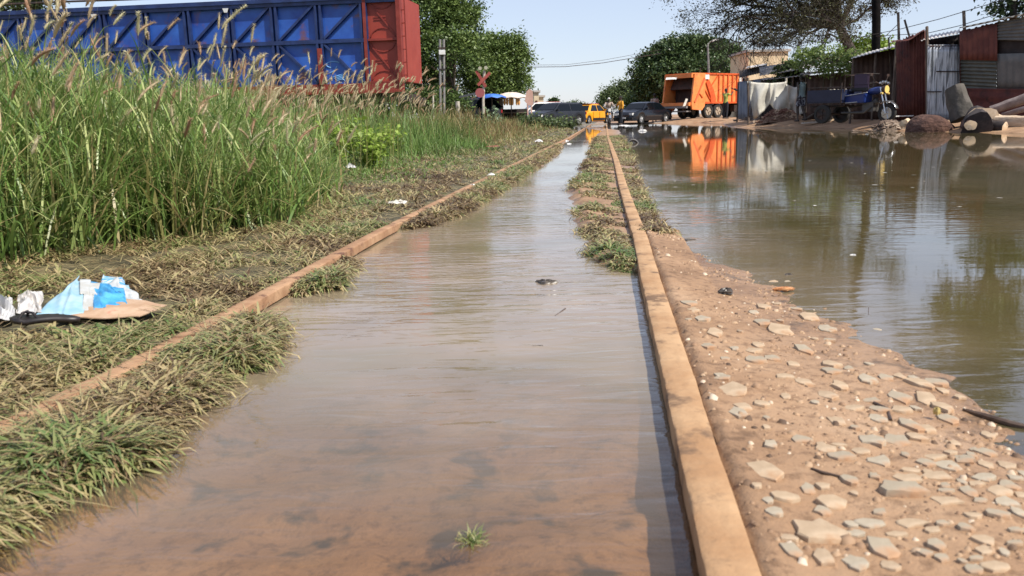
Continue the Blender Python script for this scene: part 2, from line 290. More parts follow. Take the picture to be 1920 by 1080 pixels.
# ---------------------------------------------------------------- rails
rust = mat('rail_rust', (.27, .14, .07), .85, c2=(.43, .26, .145), sc=7, th=(.36, .62), c3=(.13, .06, .035), sc3=11, th3=(.58, .66), bump=.002, bsc=60)
rustd = mat('rail_side', (.05, .03, .02), .75, c2=(.12, .06, .03), sc=12, bump=.002, bsc=60)
mudc = mat('rail_caked', (.34, .19, .09), .9, c2=(.46, .29, .155), sc=6, th=(.35, .62), c3=(.17, .10, .055), sc3=9, th3=(.54, .64), bump=.004, bsc=45)
def rail(fx, label, hm):
    prof = [(-.035, RZ-.008), (-.0335, RZ-.003), (-.029, RZ-.0006), (-.01, RZ), (.01, RZ), (.029, RZ-.0006), (.0335, RZ-.003), (.035, RZ-.008), (.035, RZ-.036), (.009, RZ-.046), (.008, RZ-.125), (.06, RZ-.14), (-.06, RZ-.14), (-.008, RZ-.125), (-.009, RZ-.046), (-.035, RZ-.036)]; np_ = 16
    ys = list(np.arange(.3, 6, .02))+list(np.arange(6, 62, .8)); rings = []; n = len(prof)
    mb = MB(); vs = []
    for k, y in enumerate(ys):
        x = float(fx(y)); dz = .0015*math.sin(y*2.1)
        j = [.0009*math.sin(y*17+i*.7)*math.sin(y*7.3+i*.3)+.0003*math.sin(y*67+i*1.3)+random.uniform(-.0002, .0002) for i in range(len(prof))]; gap = 0; sq = .80 if fx is xlr else .95
        vs += [(x+a*sq+j[i]*(1 if abs(a) > .02 else 0), y, b+dz+j[(i+3) % len(prof)]*.5-gap) for i, (a, b) in enumerate(prof)]
    fs = []
    for i in range(len(ys)-1):
        for k in range(n): fs.append((i*n+k, i*n+(k+1) % n, (i+1)*n+(k+1) % n, (i+1)*n+k))
    mb.add(vs, fs); o = mb.build('rail', hm, smooth=True); tag(o, label, 'rail'); return o
rail(xlr, 'narrow orange rusted rail on the grassy left side of the flooded channel', rust)
rail(xrr, 'broad mud caked rail beside the stony mud, dark along its water edge', mudc)
# ---------------------------------------------------------------- grass ribbons (vectorised)
def ribbons(name, base, az, L, lean, wid, tint, k, mt, parent=None, droop=1.0, twist=None):
    """base (N,3); az heading; L length; lean 0 (upright) .. 1 (lying); blades as k-segment ribbons"""
    n = len(base); t = np.linspace(0, 1, k+1)[None, :]
    d = np.stack([np.cos(az), np.sin(az)], -1)
    th0 = lean*.9; th = th0[:, None]+droop*np.asarray(lean)[:, None]*1.6*t**1.5+.15*t      # angle from vertical grows along the blade
    ds = L[:, None]/k; hx = np.cumsum(np.sin(th)*ds, 1)-np.sin(th)*ds; hz = np.cumsum(np.cos(th)*ds, 1)-np.cos(th)*ds
    pos = np.stack([base[:, None, 0]+d[:, 0:1]*hx, base[:, None, 1]+d[:, 1:2]*hx, base[:, None, 2]+hz], -1)
    fa = az+PI/2+(0 if twist is None else twist); sd = np.stack([np.cos(fa), np.sin(fa), np.zeros(n)], -1)
    ww = wid[:, None]*(1-t**2.2*.93)*(.6+.4*np.minimum(1, t*4))
    off = sd[:, None, :]*ww[..., None]*.5
    V = np.stack([pos-off, pos+off], 2)        # n,k+1,2,3
    I = np.arange(n*(k+1)*2).reshape(n, k+1, 2)
    Q = np.stack([I[:, :-1, 0], I[:, :-1, 1], I[:, 1:, 1], I[:, 1:, 0]], -1).reshape(-1, 4)
    T = np.repeat(tint, (k+1)*2)
    o = np_mesh(name, V, Q, T, mt, parent); o.data.polygons.foreach_set('use_smooth', [True]*len(Q)); return o, pos
def tufts(c, per, spread):
    n = len(c); b = np.repeat(c, per, 0); b = b+rng.normal(0, 1, b.shape)*spread; return b
short_m = leafmat('short_grass', [(0, (.09, .055, .028)), (.18, (.23, .155, .08)), (.36, (.49, .385, .20)), (.6, (.32, .31, .13)), (.82, (.17, .215, .07)), (1, (.12, .19, .05))], .25, .42)
tall_m = leafmat('tall_grass', [(0, (.42, .34, .16)), (.12, (.30, .30, .10)), (.42, (.10, .18, .042)), (.75, (.23, .34, .085)), (1, (.46, .50, .21))], .35, .36)
def samp_y(n, a, b, p):       # density ~ y^-p
    if abs(p-1) < 1e-6: p = 1.001
    u = rng.random(n); return (a**(1-p)+u*(b**(1-p)-a**(1-p)))**(1/(1-p))
def litter_zone(x, y):
    q = [G(u, v, .05) for u, v in ((-60, 618), (150, 622), (250, 608), (335, 590), (300, 556), (240, 528), (150, 545), (-60, 560))]; ins = np.zeros(np.shape(x), bool)
    for a, b in zip(q, q[1:]+q[:1]): ins ^= ((a.y > y) != (b.y > y)) & (x < (b.x-a.x)*(y-a.y)/(b.y-a.y+1e-9)+a.x)
    return ins
# --- matted short grass on the left bank and along the rails
def short_grass():
    B = []; S = []
    def put(x, y, keep):
        z = height(x, y); k = keep & (z > -.012) & (np.abs(x-xlr(y)) > .042) & (np.abs(x-xrr(y)) > .04)
        return np.stack([x, y, z], -1)[k]
    y = samp_y(15500, 1.05, 40, 1.25)
    wdt = 1.1+.35*y;  x = np.interp(y, Ay, Ax)-rng.random(15500)**1.25*wdt
    # exclude litter footprint
    lit = litter_zone(x, y)
    dens = fbm(x, y, 3.2, 21); a = put(x, y, (dens > .36) & ~lit)
    # fringe on the very shoreline
    y2 = samp_y(4600, 1.05, 24, 1.2); x2 = np.interp(y2, Ay, Ax)-np.abs(rng.normal(0, .06, 4600))*(1+.12*y2); b = put(x2, y2, fbm(x2, y2, 5, 4) > .28)
    # strip left of the right rail and the tufts at its right
    y3 = samp_y(5200, 2.75, 24, 1.1); bx = np.interp(y3, By, Bx); rx = xrr(y3); x3 = bx-.05+rng.random(5200)*(rx-bx+.05); c = put(x3, y3, fbm(x3, y3, 4, 6) > .42)
    y4 = samp_y(2600, 3.75, 24, 1.0); cx = np.interp(y4, Cy, Cx); x4 = xrr(y4)+.03+rng.random(2600)**1.5*np.maximum(.02, cx-xrr(y4)-.02); d = put(x4, y4, (fbm(x4, y4, 4, 9) > .35))
    C = np.concatenate([a, b, c, d]); per = 9
    base = tufts(C, per, np.array([.012, .012, 0])*1.0); yy = base[:, 1]; n = len(base)
    dark = np.repeat(np.concatenate([np.zeros(len(a)+len(b)), np.ones(len(c))*.6, np.zeros(len(d))]), per)
    far = 1+.10*yy
    clump = fbm(base[:, 0], base[:, 1], 2.4, 31); L = rng.uniform(.035, .105, n)*(.75+.6*clump)*(1+.035*yy)
    wd = rng.uniform(.0042, .009, n)*far
    tint = np.clip(rng.normal(.40, .20, n)+(clump-.5)*1.6-.04*dark, 0, 1)
    tint = np.where(rng.random(n) < .14, rng.uniform(0, .2, n), tint)
    az = rng.uniform(0, 2*PI, n); lean = rng.uniform(.85, 1.75, n); dr = np.minimum(np.abs(base[:, 0]-xlr(base[:, 1])), np.abs(base[:, 0]-xrr(base[:, 1]))/(1+.06*yy)); L = L*(1-.35*(dark > 0)); L = L*(.5+.5*sstep(.03, .14, dr)); lean = np.where(dr < .09, np.maximum(lean, 1.1), lean)
    o, _ = ribbons('short_grass', base, az, L, lean, wd, tint, 3, short_m, twist=rng.uniform(-.8, .8, n)); tag(o, 'trampled mat of short olive and straw grass along both rails', 'grass', kind='stuff')
    # dead flattened straw over it
    ns = 24000; y = samp_y(ns, 1.1, 20, 1.3); x = np.interp(y, Ay, Ax)-rng.random(ns)*(1.2+.35*y); z = height(x, y)+.006+rng.random(ns)*.03
    x = x+np.where(rng.random(ns) < .18, rng.random(ns)*.10*(1+.1*y), 0); z = np.maximum(height(x, y), -.004)+.005+rng.random(ns)*.02; k = (x < np.interp(y, Ay, Ax)+.13*(1+.1*y)) & (np.abs(x-xlr(y)) > .034) & ~litter_zone(x, y)
    o, _ = ribbons('dead_straw', np.stack([x, y, z], -1)[k], rng.uniform(0, 2*PI, ns)[k], rng.uniform(.04, .14, ns)[k], rng.uniform(1.35, 1.75, ns)[k], (rng.uniform(.002, .004, ns)*(1+.1*y))[k], np.clip(rng.normal(.33, .1, ns)[k], .05, .45), 3, short_m, droop=.05, twist=rng.uniform(-.5, .5, k.sum())); tag(o, 'dry flattened straw lying over the short grass', 'straw', kind='stuff')
short_grass()
# --- the tall grass stand
Ty, Tx = curve([(-260, 490), (0, 468), (120, 452), (220, 432), (330, 424), (440, 402), (540, 388), (610, 352)], .12)
def tall_edge(y): return np.interp(y, np.concatenate([[2.2], Ty, [9, 13, 20, 30]]), np.concatenate([[-3.2], Tx, [-2.35, -2.9, -3, -3]]))
def tall_grass():
    nT = 1500; y = samp_y(nT, 2.6, 12.0, .9); x = tall_edge(y)-rng.random(nT)**1.15*(3.2+.35*y)
    k = x > -1.05*y-.5; x = x[k]; y = y[k]; C = np.stack([x, y, height(x, y)], -1); hh = np.clip(.84-.01*(y-5)+(fbm(x, y, .8, 3)-.5)*.6, .45, 1.1)
    edge = tall_edge(y)-x; hh = hh*(.55+.45*sstep(0, .7, edge))
    per = 32; n = len(C)*per; base = tufts(C, per, np.array([.07, .07, 0])); H = np.repeat(hh, per)*rng.uniform(.45, 1.12, n)
    lean = rng.uniform(.02, .95, n)**1.25; tint = np.clip(rng.normal(.52, .24, n)+(np.repeat(fbm(C[:, 0], C[:, 1], 1.5, 8), per)-.5)*.6, 0, 1)
    tint = np.where(rng.random(n) < .05, 0, tint)
    wd = rng.uniform(.005, .015, n)*(1+.03*base[:, 1])
    o, _ = ribbons('tall_grass', base, rng.uniform(0, 2*PI, n), H*1.08, lean, wd, tint, 6, tall_m, twist=rng.uniform(-.9, .9, n)); tag(o, 'dense stand of tall green grass with feathery seed heads by the wagon', 'tall grass', kind='stuff')
    # leaves part way up the culms
    nb = 30000; j = rng.integers(0, len(C), nb); b = C[j]+np.stack([rng.normal(0, .09, nb), rng.normal(0, .09, nb), rng.uniform(.15, .95, nb)*hh[j]], -1)
    ribbons('leaf_blades', b, rng.uniform(0, 2*PI, nb), rng.uniform(.12, .40, nb), rng.uniform(.3, 1.2, nb), rng.uniform(.005, .012, nb), np.clip(rng.normal(.66, .26, nb), 0, 1), 4, tall_m, parent=o, twist=rng.uniform(-.8, .8, nb))[0]['kind'] = 'stuff'
    # culms with heads
    ns = 1150; j = rng.integers(0, len(C), ns); b = C[j]+np.stack([rng.normal(0, .08, ns), rng.normal(0, .08, ns), np.zeros(ns)], -1)
    Ls = hh[j]*rng.uniform(.8, 1.55, ns); az = np.where(rng.random(ns) < .65, rng.normal(.3, .8, ns), rng.uniform(0, 2*PI, ns)); ln = rng.uniform(.02, .30, ns)
    s, pos = ribbons('culms', b, az, Ls, ln, np.full(ns, .0036), np.full(ns, .12), 8, tall_m, parent=o, droop=.8); s['kind'] = 'stuff'
    heads(pos[:, -1], pos[:, -1]-pos[:, -2], o, rng.uniform(.07, .14, ns), rng.uniform(.008, .0125, ns))
head_m = leafmat('seed_head', [(0, (.42, .25, .15)), (.4, (.62, .48, .31)), (1, (.64, .60, .38))], .4, .7)
def heads(tip, d, parent, L, R):
    d = d/np.linalg.norm(d, axis=1, keepdims=True); n = len(tip); bend = np.stack([d[:, 0], d[:, 1], np.zeros(n)], -1)+rng.normal(0, .08, (n, 3)); V = []; Q = []; T = []
    nr = 7; ns = 6; up = np.array([0, 0, 1.]); tn = rng.random(n); off = 0
    bl = np.array([rng.uniform(-.3, .9) for _ in range(n)])
    cx = np.cross(d, np.array([.3, .9, .1])); cx /= np.linalg.norm(cx, axis=1, keepdims=True); cy = np.cross(d, cx)
    t = np.linspace(0, 1, nr); path = tip[:, None]+(d[:, None]*t[None, :, None]+bend[:, None]*(t**2)[None, :, None]*bl[:, None, None]-up*(t**2)[None, :, None]*np.maximum(0, bl)[:, None, None]*.35)*L[:, None, None]
    prof = np.array([.25, .6, .66, .66, .6, .45, .1]); a = np.arange(ns)*2*PI/ns
    ring = cx[:, None, None]*np.cos(a)[None, None, :, None]+cy[:, None, None]*np.sin(a)[None, None, :, None]
    VV = path[:, :, None]+ring*(prof[None, :, None, None]*R[:, None, None, None]); I = np.arange(n*nr*ns).reshape(n, nr, ns); J = np.roll(I, -1, 2)
    QQ = np.stack([I[:, :-1], J[:, :-1], J[:, 1:], I[:, 1:]], -1).reshape(-1, 4); T0 = np.repeat(tn, nr*ns)
    # bristles
    nb = 130; tb = rng.uniform(.05, 1, (n, nb)); ab = rng.uniform(0, 2*PI, (n, nb)); idx = np.clip((tb*(nr-1)).astype(int), 0, nr-2); fr = tb*(nr-1)-idx; ar = np.arange(n)[:, None]
    pb = path[ar, idx]*(1-fr[..., None])+path[ar, idx+1]*fr[..., None]; rd = cx[:, None]*np.cos(ab)[..., None]+cy[:, None]*np.sin(ab)[..., None]
    e = pb+rd*R[:, None, None]*rng.uniform(.95, 1.9, (n, nb, 1))+d[:, None]*L[:, None, None]*.09; sdv = np.cross(rd, d[:, None])*.0011
    BV = np.stack([pb-sdv, pb+sdv, e+sdv*.4, e-sdv*.4], 2); k0 = n*nr*ns; BQ = np.arange(n*nb*4).reshape(-1, 4)+k0
    o = np_mesh('seed_head', np.concatenate([VV.reshape(-1, 3), BV.reshape(-1, 3)]), np.concatenate([QQ, BQ]), np.concatenate([T0, np.repeat(tn, nb*4)]), head_m, parent); o['kind'] = 'stuff'; return o
tall_grass()
# --- mid and far weeds between the stand and the crossing
def weeds():
    nT = 4600; y = samp_y(nT, 7.5, 48, .75); x = np.minimum(xlr(y)-.5-.02*y, 40)-rng.random(nT)**.9*(1.2+.62*y)
    k = (x > -13) & ~((y > 18) & (x < -1.9) & (y < 24)) & (x > -1.1*y); x = x[k]; y = y[k]; C = np.stack([x, y, height(x, y)], -1)
    dl = xlr(y)-x; hh = (.10+np.where(y < 20, .92, .72)*sstep(.9, 3.2, dl))*(.35+1.1*fbm(x, y, .9, 13)); hh = hh*(.4+.6*sstep(10.5, 13, y))
    hh = np.where((y > 34), np.minimum(hh, .5), hh); per = 26; n = len(C)*per
    base = tufts(C, per, np.array([.14, .14, 0])); H = np.repeat(hh, per)*rng.uniform(.3, 1.25, n)
    dry = np.repeat(fbm(x, y, .35, 44)+.12+.13*sstep(17, 26, y)-.38*sstep(22, 14, y)-.12*sstep(1, 3, dl)+(fbm(x, y, 1.6, 45)-.5)*.5, per)
    tint = np.clip(rng.normal(.62, .2, n)-(dry-.45)*1.5, 0, 1)
    o, _ = ribbons('weed_grass', base, rng.uniform(0, 2*PI, n), H, rng.uniform(.1, 1.1, n), rng.uniform(.007, .015, n)*(.6+.05*base[:, 1]), tint, 4, leafmat('weed', [(0, (.26, .17, .08)), (.25, (.36, .29, .13)), (.5, (.19, .22, .075)), (.8, (.10, .17, .04)), (1, (.16, .26, .06))], .35, .45), twist=rng.uniform(-.8, .8, n)); tag(o, 'mixed dry and green weeds filling the verge towards the crossing', 'weeds', kind='stuff')
    m2 = 520; j = rng.choice(np.where((x < -1.2) & (y > 8) & (y < 17.5) & (x > -3.8))[0], m2); b = C[j]+np.stack([rng.normal(0, .1, m2), rng.normal(0, .1, m2), np.zeros(m2)], -1)
    s, pos = ribbons('culms', b, rng.normal(.2, 1, m2), rng.uniform(.62, 1.12, m2), rng.uniform(.02, .3, m2), np.full(m2, .006), np.full(m2, .1), 6, tall_m, parent=o); s['kind'] = 'stuff'
    heads(pos[:, -1], pos[:, -1]-pos[:, -2], o, rng.uniform(.07, .12, m2), rng.uniform(.008, .013, m2))
weeds()
# ---------------------------------------------------------------- leafy plants and trees
def leaves(name, cen, size, tint, mt, parent=None, asp=1.9, up=.35):
    n = len(cen); nr = rng.normal(0, 1, (n, 3)); nr[:, 2] = np.abs(nr[:, 2])+up; nr /= np.linalg.norm(nr, axis=1, keepdims=True)
    a = np.cross(nr, rng.normal(0, 1, (n, 3))); a /= np.linalg.norm(a, axis=1, keepdims=True); b = np.cross(nr, a)
    s = size[:, None]; a = a*s*.5; b = b*s*.5/asp
    V = np.stack([cen-a, cen-b-a*.1+nr*s*.06, cen+a-nr*s*.12, cen+b-a*.1+nr*s*.06], 1); Q = np.arange(n*4).reshape(-1, 4)
    return np_mesh(name, V, Q, np.repeat(tint, 4), mt, parent)
neem_m = leafmat('neem_leaf', [(0, (.05, .08, .026)), (.5, (.11, .17, .045)), (1, (.21, .28, .08))], .25, .45)
fic_m = leafmat('ficus_leaf', [(0, (.028, .048, .02)), (.5, (.062, .10, .034)), (1, (.13, .18, .07))], .15, .32)
lime_m = leafmat('lime_leaf', [(0, (.15, .23, .03)), (.5, (.26, .38, .055)), (1, (.40, .50, .12))], .4, .45)
mid_m = leafmat('mid_leaf', [(0, (.05, .08, .03)), (.5, (.09, .13, .05)), (1, (.16, .20, .08))], .3, .5)
thorn_m = leafmat('thorn_leaf', [(0, (.04, .032, .022)), (.5, (.07, .066, .038)), (1, (.13, .145, .055))], .3, .6)
calo_m = leafmat('calotropis_leaf', [(0, (.12, .19, .10)), (.5, (.20, .28, .16)), (1, (.34, .42, .27))], .25, .5)
bark = mat('bark', (.10, .075, .055), .9, c2=(.19, .15, .11), sc=8, bump=.02, bsc=12, stretch=(1, 1, .25))
barkd = mat('bark_dark', (.035, .026, .022), .9, c2=(.075, .058, .05), sc=8, bump=.02, bsc=12, stretch=(1, 1, .25))
def crown_pts(blobs, ncl, per, cr, shell=.55, squash=.8):
    out = []; cid = []
    for (c, r) in blobs:
        c = np.array(c); r = np.array(r); k = int(ncl*(r.prod())**(2/3)/sum((np.array(b[1]).prod())**(2/3) for b in blobs))+1
        d = rng.normal(0, 1, (k, 3)); d /= np.linalg.norm(d, axis=1, keepdims=True); d[:, 2] = np.where(d[:, 2] < -.55, -d[:, 2], d[:, 2])
        q = c+d*r*(shell+(1-shell)*rng.random((k, 1))**.5); cs = cr*rng.uniform(.55, 1.3, (k, 1, 1))
        o = rng.normal(0, .45, (k, per, 3))*cs; o[..., 2] *= squash; out.append((q[:, None]+o).reshape(-1, 3)); cid.append(np.repeat(rng.normal(0, 1, k), per))
    return np.concatenate(out), np.concatenate(cid)
def tree(name, base, trunk_r, fork_h, blobs, ncl, per, cr, lsize, mt, label, bk=bark, squash=.8, lean=(0, 0), tmean=.5, group=None):
    """base world; blobs given relative to base"""
    t = empty(name, base, 0, label, 'tree', group); mb = MB(); top = Vector((lean[0], lean[1], fork_h))
    mb.tube([(0, 0, -.3), (lean[0]*.2, lean[1]*.2, fork_h*.35), (lean[0]*.6+.05, lean[1]*.6, fork_h*.7), top], [trunk_r*1.35, trunk_r, trunk_r*.85, trunk_r*.75], 9)
    mb.build('trunk', bk, t, smooth=True)
    mb = MB()
    for c, r in blobs:
        c = Vector(c)
        for i in range(5):
            e = c+Vector((random.uniform(-.6, .6)*r[0], random.uniform(-.6, .6)*r[1], random.uniform(-.3, .5)*r[2])); mid = (top+e)/2+Vector((random.uniform(-.2, .2), random.uniform(-.2, .2), .1*(e-top).length))
            mb.tube([top-Vector((0, 0, .2)), mid, e], [trunk_r*.5, trunk_r*.3, trunk_r*.08], 6)
    mb.build('limbs', bk, t, smooth=True)
    p, c = crown_pts(blobs, ncl, per, cr, squash=squash)
    ti = np.clip(tmean+.16*c+rng.normal(0, .2, len(p)), 0, 1); o = leaves('crown', p, lsize*rng.uniform(.6, 1.35, len(p)), ti, mt, t); return t
def rel(u, v, Y, base): q = P(u, v, Y)-Vector(base); return (q.x, q.y, q.z)
def foot(u, Y): x = P(u, 220, Y).x; return Vector((x, Y, gh(x, Y)))
def blob(u, v, Y, base, ru, rv, rd=None):    # radii given in pixels of the photograph at that distance
    s = Y/FPX; return (rel(u, v, Y, base), (ru*s, (rd or ru*.8)*s, rv*s))
b = foot(850, 47); tree('neem_tree', b, .3, 2.2, [blob(800, 40, 46, b, 82, 62), blob(850, 10, 47, b, 52, 62), blob(838, 110, 45, b, 68, 52), blob(790, 150, 47, b, 50, 40), blob(858, 60, 47, b, 42, 50), blob(830, -60, 47, b, 75, 50), blob(815, 180, 47, b, 46, 24)], 470, 85, .62, .17, neem_m, 'tall leafy tree directly behind the red end of the wagon', tmean=.55)
b = foot(935, 50); tree('neem_tree', b, .28, 2.0, [blob(925, 110, 50, b, 62, 40), blob(960, 130, 50, b, 40, 34), blob(905, 145, 49, b, 46, 36), blob(948, 92, 50, b, 36, 28), blob(968, 158, 51, b, 28, 16), blob(885, 120, 49, b, 34, 50), blob(900, 172, 49, b, 46, 16), blob(950, 172, 50, b, 40, 12)], 340, 85, .6, .17, neem_m, 'lower spreading green tree behind the red crossing sign', tmean=.6)
b = foot(1300, 84); tree('round_tree', b, .5, 2.4, [blob(1295, 125, 84, b, 88, 50), blob(1240, 145, 83, b, 52, 48), blob(1350, 130, 84, b, 50, 50), blob(1225, 165, 83, b, 36, 32), blob(1300, 150, 81, b, 92, 42), blob(1372, 145, 84, b, 32, 38), blob(1295, 105, 82, b, 62, 32)], 1150, 70, .85, .30, fic_m, 'large round dark green tree above the orange garbage truck', tmean=.5)
b = foot(1166, 95); tree('small_tree', b, .2, 1.6, [blob(1160, 182, 95, b, 36, 18), blob(1178, 170, 95, b, 26, 15), blob(1140, 196, 94, b, 18, 12)], 130, 60, .8, .26, mid_m, 'small feathery pale green tree behind the person in yellow', tmean=.6)
b = foot(1210, 88); tree('small_tree', b, .2, 1.6, [blob(1208, 190, 88, b, 32, 22), blob(1188, 200, 88, b, 20, 14), blob(1228, 185, 87, b, 20, 22)], 150, 60, .7, .24, neem_m, 'low dark green tree behind the black sedan at the truck', tmean=.55)
for u, v, ru, rv, lb in ((1038, 195, 7, 8, 'tiny dark round tree far off beside the beige building'), (1072, 200, 22, 6, 'low far off green tree behind the yellow taxi'), (1100, 203, 14, 5, 'farthest low green bush on the horizon right of the taxi')):
    b = foot(u, 130); tree('distant_tree', b, .15, 1.2, [blob(u, v, 130, b, ru, rv)], 40, 50, .6, .3, mid_m if ru > 10 else fic_m, lb)
for uu, lbb in ((640, 'dark bush seen under the middle of the wagon'), (745, 'dark bush seen under the red end of the wagon'), (815, 'dark bush at the foot of the tall tree behind the wagon')):
    b = foot(uu, 44); tree('dense_bush', b, .1, .8, [blob(uu, 195, 44, b, 62, 24), blob(uu+30, 205, 44, b, 40, 16)], 90, 60, .5, .15, neem_m, lbb, tmean=.3)
b = foot(50, 34); tree('dark_tree', b, .3, 3.0, [blob(20, 2, 34, b, 75, 32), blob(-60, 10, 34, b, 80, 40), blob(60, -20, 34, b, 50, 34)], 200, 70, .5, .13, mid_m, 'brownish green tree crown rising behind the far left of the wagon', tmean=.3)
# leafy young tree over the shacks, broad leaves
b = foot(1555, 31); tree('young_leafy_tree', b, .07, 2.2, [blob(1540, 108, 31, b, 46, 16), blob(1570, 118, 30.5, b, 40, 16), blob(1510, 122, 30.5, b, 26, 10), blob(1572, 134, 30, b, 30, 6), blob(1600, 112, 31, b, 26, 12)], 60, 42, .38, .13, leafmat('shack_leaf', [(0, (.09, .14, .035)), (.5, (.17, .24, .06)), (1, (.32, .38, .14))], .4, .45), 'young tree with bright lime leaves hanging over the shack roof', tmean=.5)
b = foot(1478, 36); tree('young_leafy_tree', b, .06, 1.7, [blob(1476, 142, 35.6, b, 26, 16), blob(1488, 132, 35.6, b, 18, 12)], 46, 26, .32, .18, mid_m, 'small shrubby tree with dull green leaves behind the hanging tarp', tmean=.45)
b = foot(1642, 40); tree('pale_green_tree', b, .12, 2.0, [blob(1625, 95, 40, b, 42, 18), blob(1650, 110, 40, b, 30, 14)], 70, 50, .5, .16, lime_m, 'pale green tree crown behind the dark utility pole', tmean=.35)
b = foot(1880, 26); tree('overhanging_tree', b, .11, 4.2, [blob(1905, -14, 26, b, 58, 30), blob(1895, 18, 26, b, 34, 14), blob(1960, 0, 26, b, 60, 36), blob(1900, -110, 26, b, 90, 80), blob(1850, -215, 26.5, b, 105, 95), blob(1965, -150, 26, b, 100, 100), blob(1900, -320, 26, b, 100, 70)], 620, 42, .42, .13, fic_m, 'dark leafy tree over the roof of the grey shed at the top right', bk=barkd, tmean=.4)
# --- thorn tree: bare twiggy crown
def thorn_tree():
    b = foot(1602, 38); t = empty('thorn_tree', b, 0, 'sprawling thorn tree with a bare twiggy brown crown over the shacks', 'tree'); B = Vector(b)
    mb = MB(); tw = []; tip = []
    def grow(p, d, L, r, lvl):
        n = 4; pts = [p]; rr = [r]
        for i in range(n):
            d = (d+Vector((random.gauss(0, .16), random.gauss(0, .16), random.gauss(0, .13)-(.05 if lvl > 1 else -.02)))).normalized(); p = p+d*L/n; pts.append(p); rr.append(r*(1-.5*(i+1)/n))
        mb.tube(pts, rr, 7 if lvl < 2 else (4 if lvl < 4 else 3), cap=False)
        if lvl >= 5: tip.append(pts[2]); tip.append(p); return
        for k in range(3 if lvl < 4 else 4):
            q = pts[random.choice((2, 3, 4))] if k else p
            a = Vector((random.gauss(0, 1), random.gauss(0, 1), random.gauss(0, .55))).normalized()
            grow(q, (d*1.0+a*.78).normalized(), L*random.uniform(.6, .82), r*.52, lvl+1)
    def Q(u, v, Y): return P(u, v, Y)-B
    mb.tube([(0, 0, -.2), Q(1603, 110, 38), Q(1588, 78, 38), Q(1574, 50, 38)], [.3, .25, .2, .18], 9)
    fk = Q(1574, 50, 38)
    random.seed(12)
    for (u, v, Y, L) in ((1450, 55, 37.5, 2.2), (1400, 38, 37, 2.5), (1500, 62, 37, 1.7), (1370, 20, 38, 2.8), (1545, 45, 36, 1.8), (1620, 40, 39, 1.4), (1500, -70, 38, 2.6), (1420, -90, 38, 2.8), (1570, -130, 38, 2.6), (1640, -70, 38.5, 2.0), (1480, -160, 38.5, 2.4), (1500, 20, 37, 2.4), (1470, 60, 36.5, 2.6), (1440, -10, 38, 2.9), (1560, -30, 38, 2.2), (1610, -20, 38.5, 2.2), (1400, 25, 37.5, 3.0), (1530, 70, 37, 1.8)):
        e = Q(u, v, Y); md = (fk+e)/2+Vector((0, 0, .15)); 
        sp = fk+(md-fk)*.85; mb.tube([fk, sp], [.13, .085], 7, cap=False)
        grow(sp, (e-sp).normalized(), L*.72, .08, 1)
    mb.build('limbs', barkd, t)
    P0 = np.array([tuple(x) for x in tip]); m_ = 11; pts = np.repeat(P0, m_, 0)+rng.normal(0, .20, (len(P0)*m_, 3)); wz_ = pts[:, 2]+B.z; uu_ = (pts[:, 0]+B.x)/(pts[:, 1]+B.y)*1600+960; keep = (wz_ > 3.25+.9*sstep(1420, 1360, uu_)) & (rng.random(len(pts)) < .95); pts = pts[keep]
    ex, _c = crown_pts([(Q(1455, -25, 37.5), (2.6, 1.9, 1.2)), (Q(1560, -60, 38), (2.2, 1.9, 1.9)), (Q(1500, -140, 38), (2.8, 2.2, 1.3)), (Q(1400, 0, 37), (1.5, 1.2, .6)), (Q(1440, 45, 37.5), (2.5, 1.6, .8)), (Q(1540, 25, 38), (1.9, 1.6, 1.0))], 820, 55, .34, shell=.1)
    pts = np.concatenate([pts, ex])
    leaves('crown', pts, rng.uniform(.05, .16, len(pts)), np.clip(rng.normal(.42, .25, len(pts)), 0, 1), thorn_m, t, asp=2.6)
    print('thorn tips', len(P0), max(P0[:,0]), min(P0[:,0]))
thorn_tree()
def leafplant(name, base, H, n, ls, mt, label, spread=.3, asp=1.6, stems=7):
    t = empty(name, base, 0, label, 'plant'); mb = MB(); cs = []
    for i in range(stems):
        a = random.uniform(0, 2*PI); e = Vector((math.cos(a)*spread*random.random(), math.sin(a)*spread*random.random(), H*random.uniform(.6, 1))); mb.tube([(0, 0, -.03), e*.5+Vector((0, 0, .06)), e], [.008, .006, .003], 5); cs.append(e)
    mb.build('stem', mat('green_stem', (.10, .14, .05), .6), t)
    k = rng.integers(0, stems, n); tt = rng.uniform(.25, 1.05, n); c = np.array([tuple(x) for x in cs])[k]*tt[:, None]+rng.normal(0, ls*.7, (n, 3))
    leaves('leaf', c, ls*rng.uniform(.6, 1.3, n), np.clip(rng.normal(.55, .25, n), 0, 1), mt, t, asp=asp, up=.8)['kind'] = 'stuff'; return t
def gp(u, v, z=.14):
    q = G(u, v, z); return (q.x, q.y, gh(q.x, q.y))
for u, v, H, n, lb in ((692, 306, .42, 700, 'bright lime green leafy weed at the right end of the tall grass'), (640, 300, .50, 700, 'lime green leafy weed standing half inside the tall grass'), (725, 285, .36, 600, 'lowest lime green weed spreading right towards the wagon end'), (560, 262, .55, 500, 'lime green weed farthest left against the tall grass'), (610, 285, .55, 600, 'lime green weed partly behind the nearer lime weeds')):
    leafplant('lime_weed', gp(u, v), H, n, .07, lime_m, lb, spread=.62, stems=14)
b = Vector(P(930, 236, 30)); b = (b.x, 30, gh(b.x, 30)); leafplant('milkweed_shrub', b, .85, 110, .14, calo_m, 'grey green shrub with thick rounded leaves below the crossing sign', spread=.4, asp=1.35)
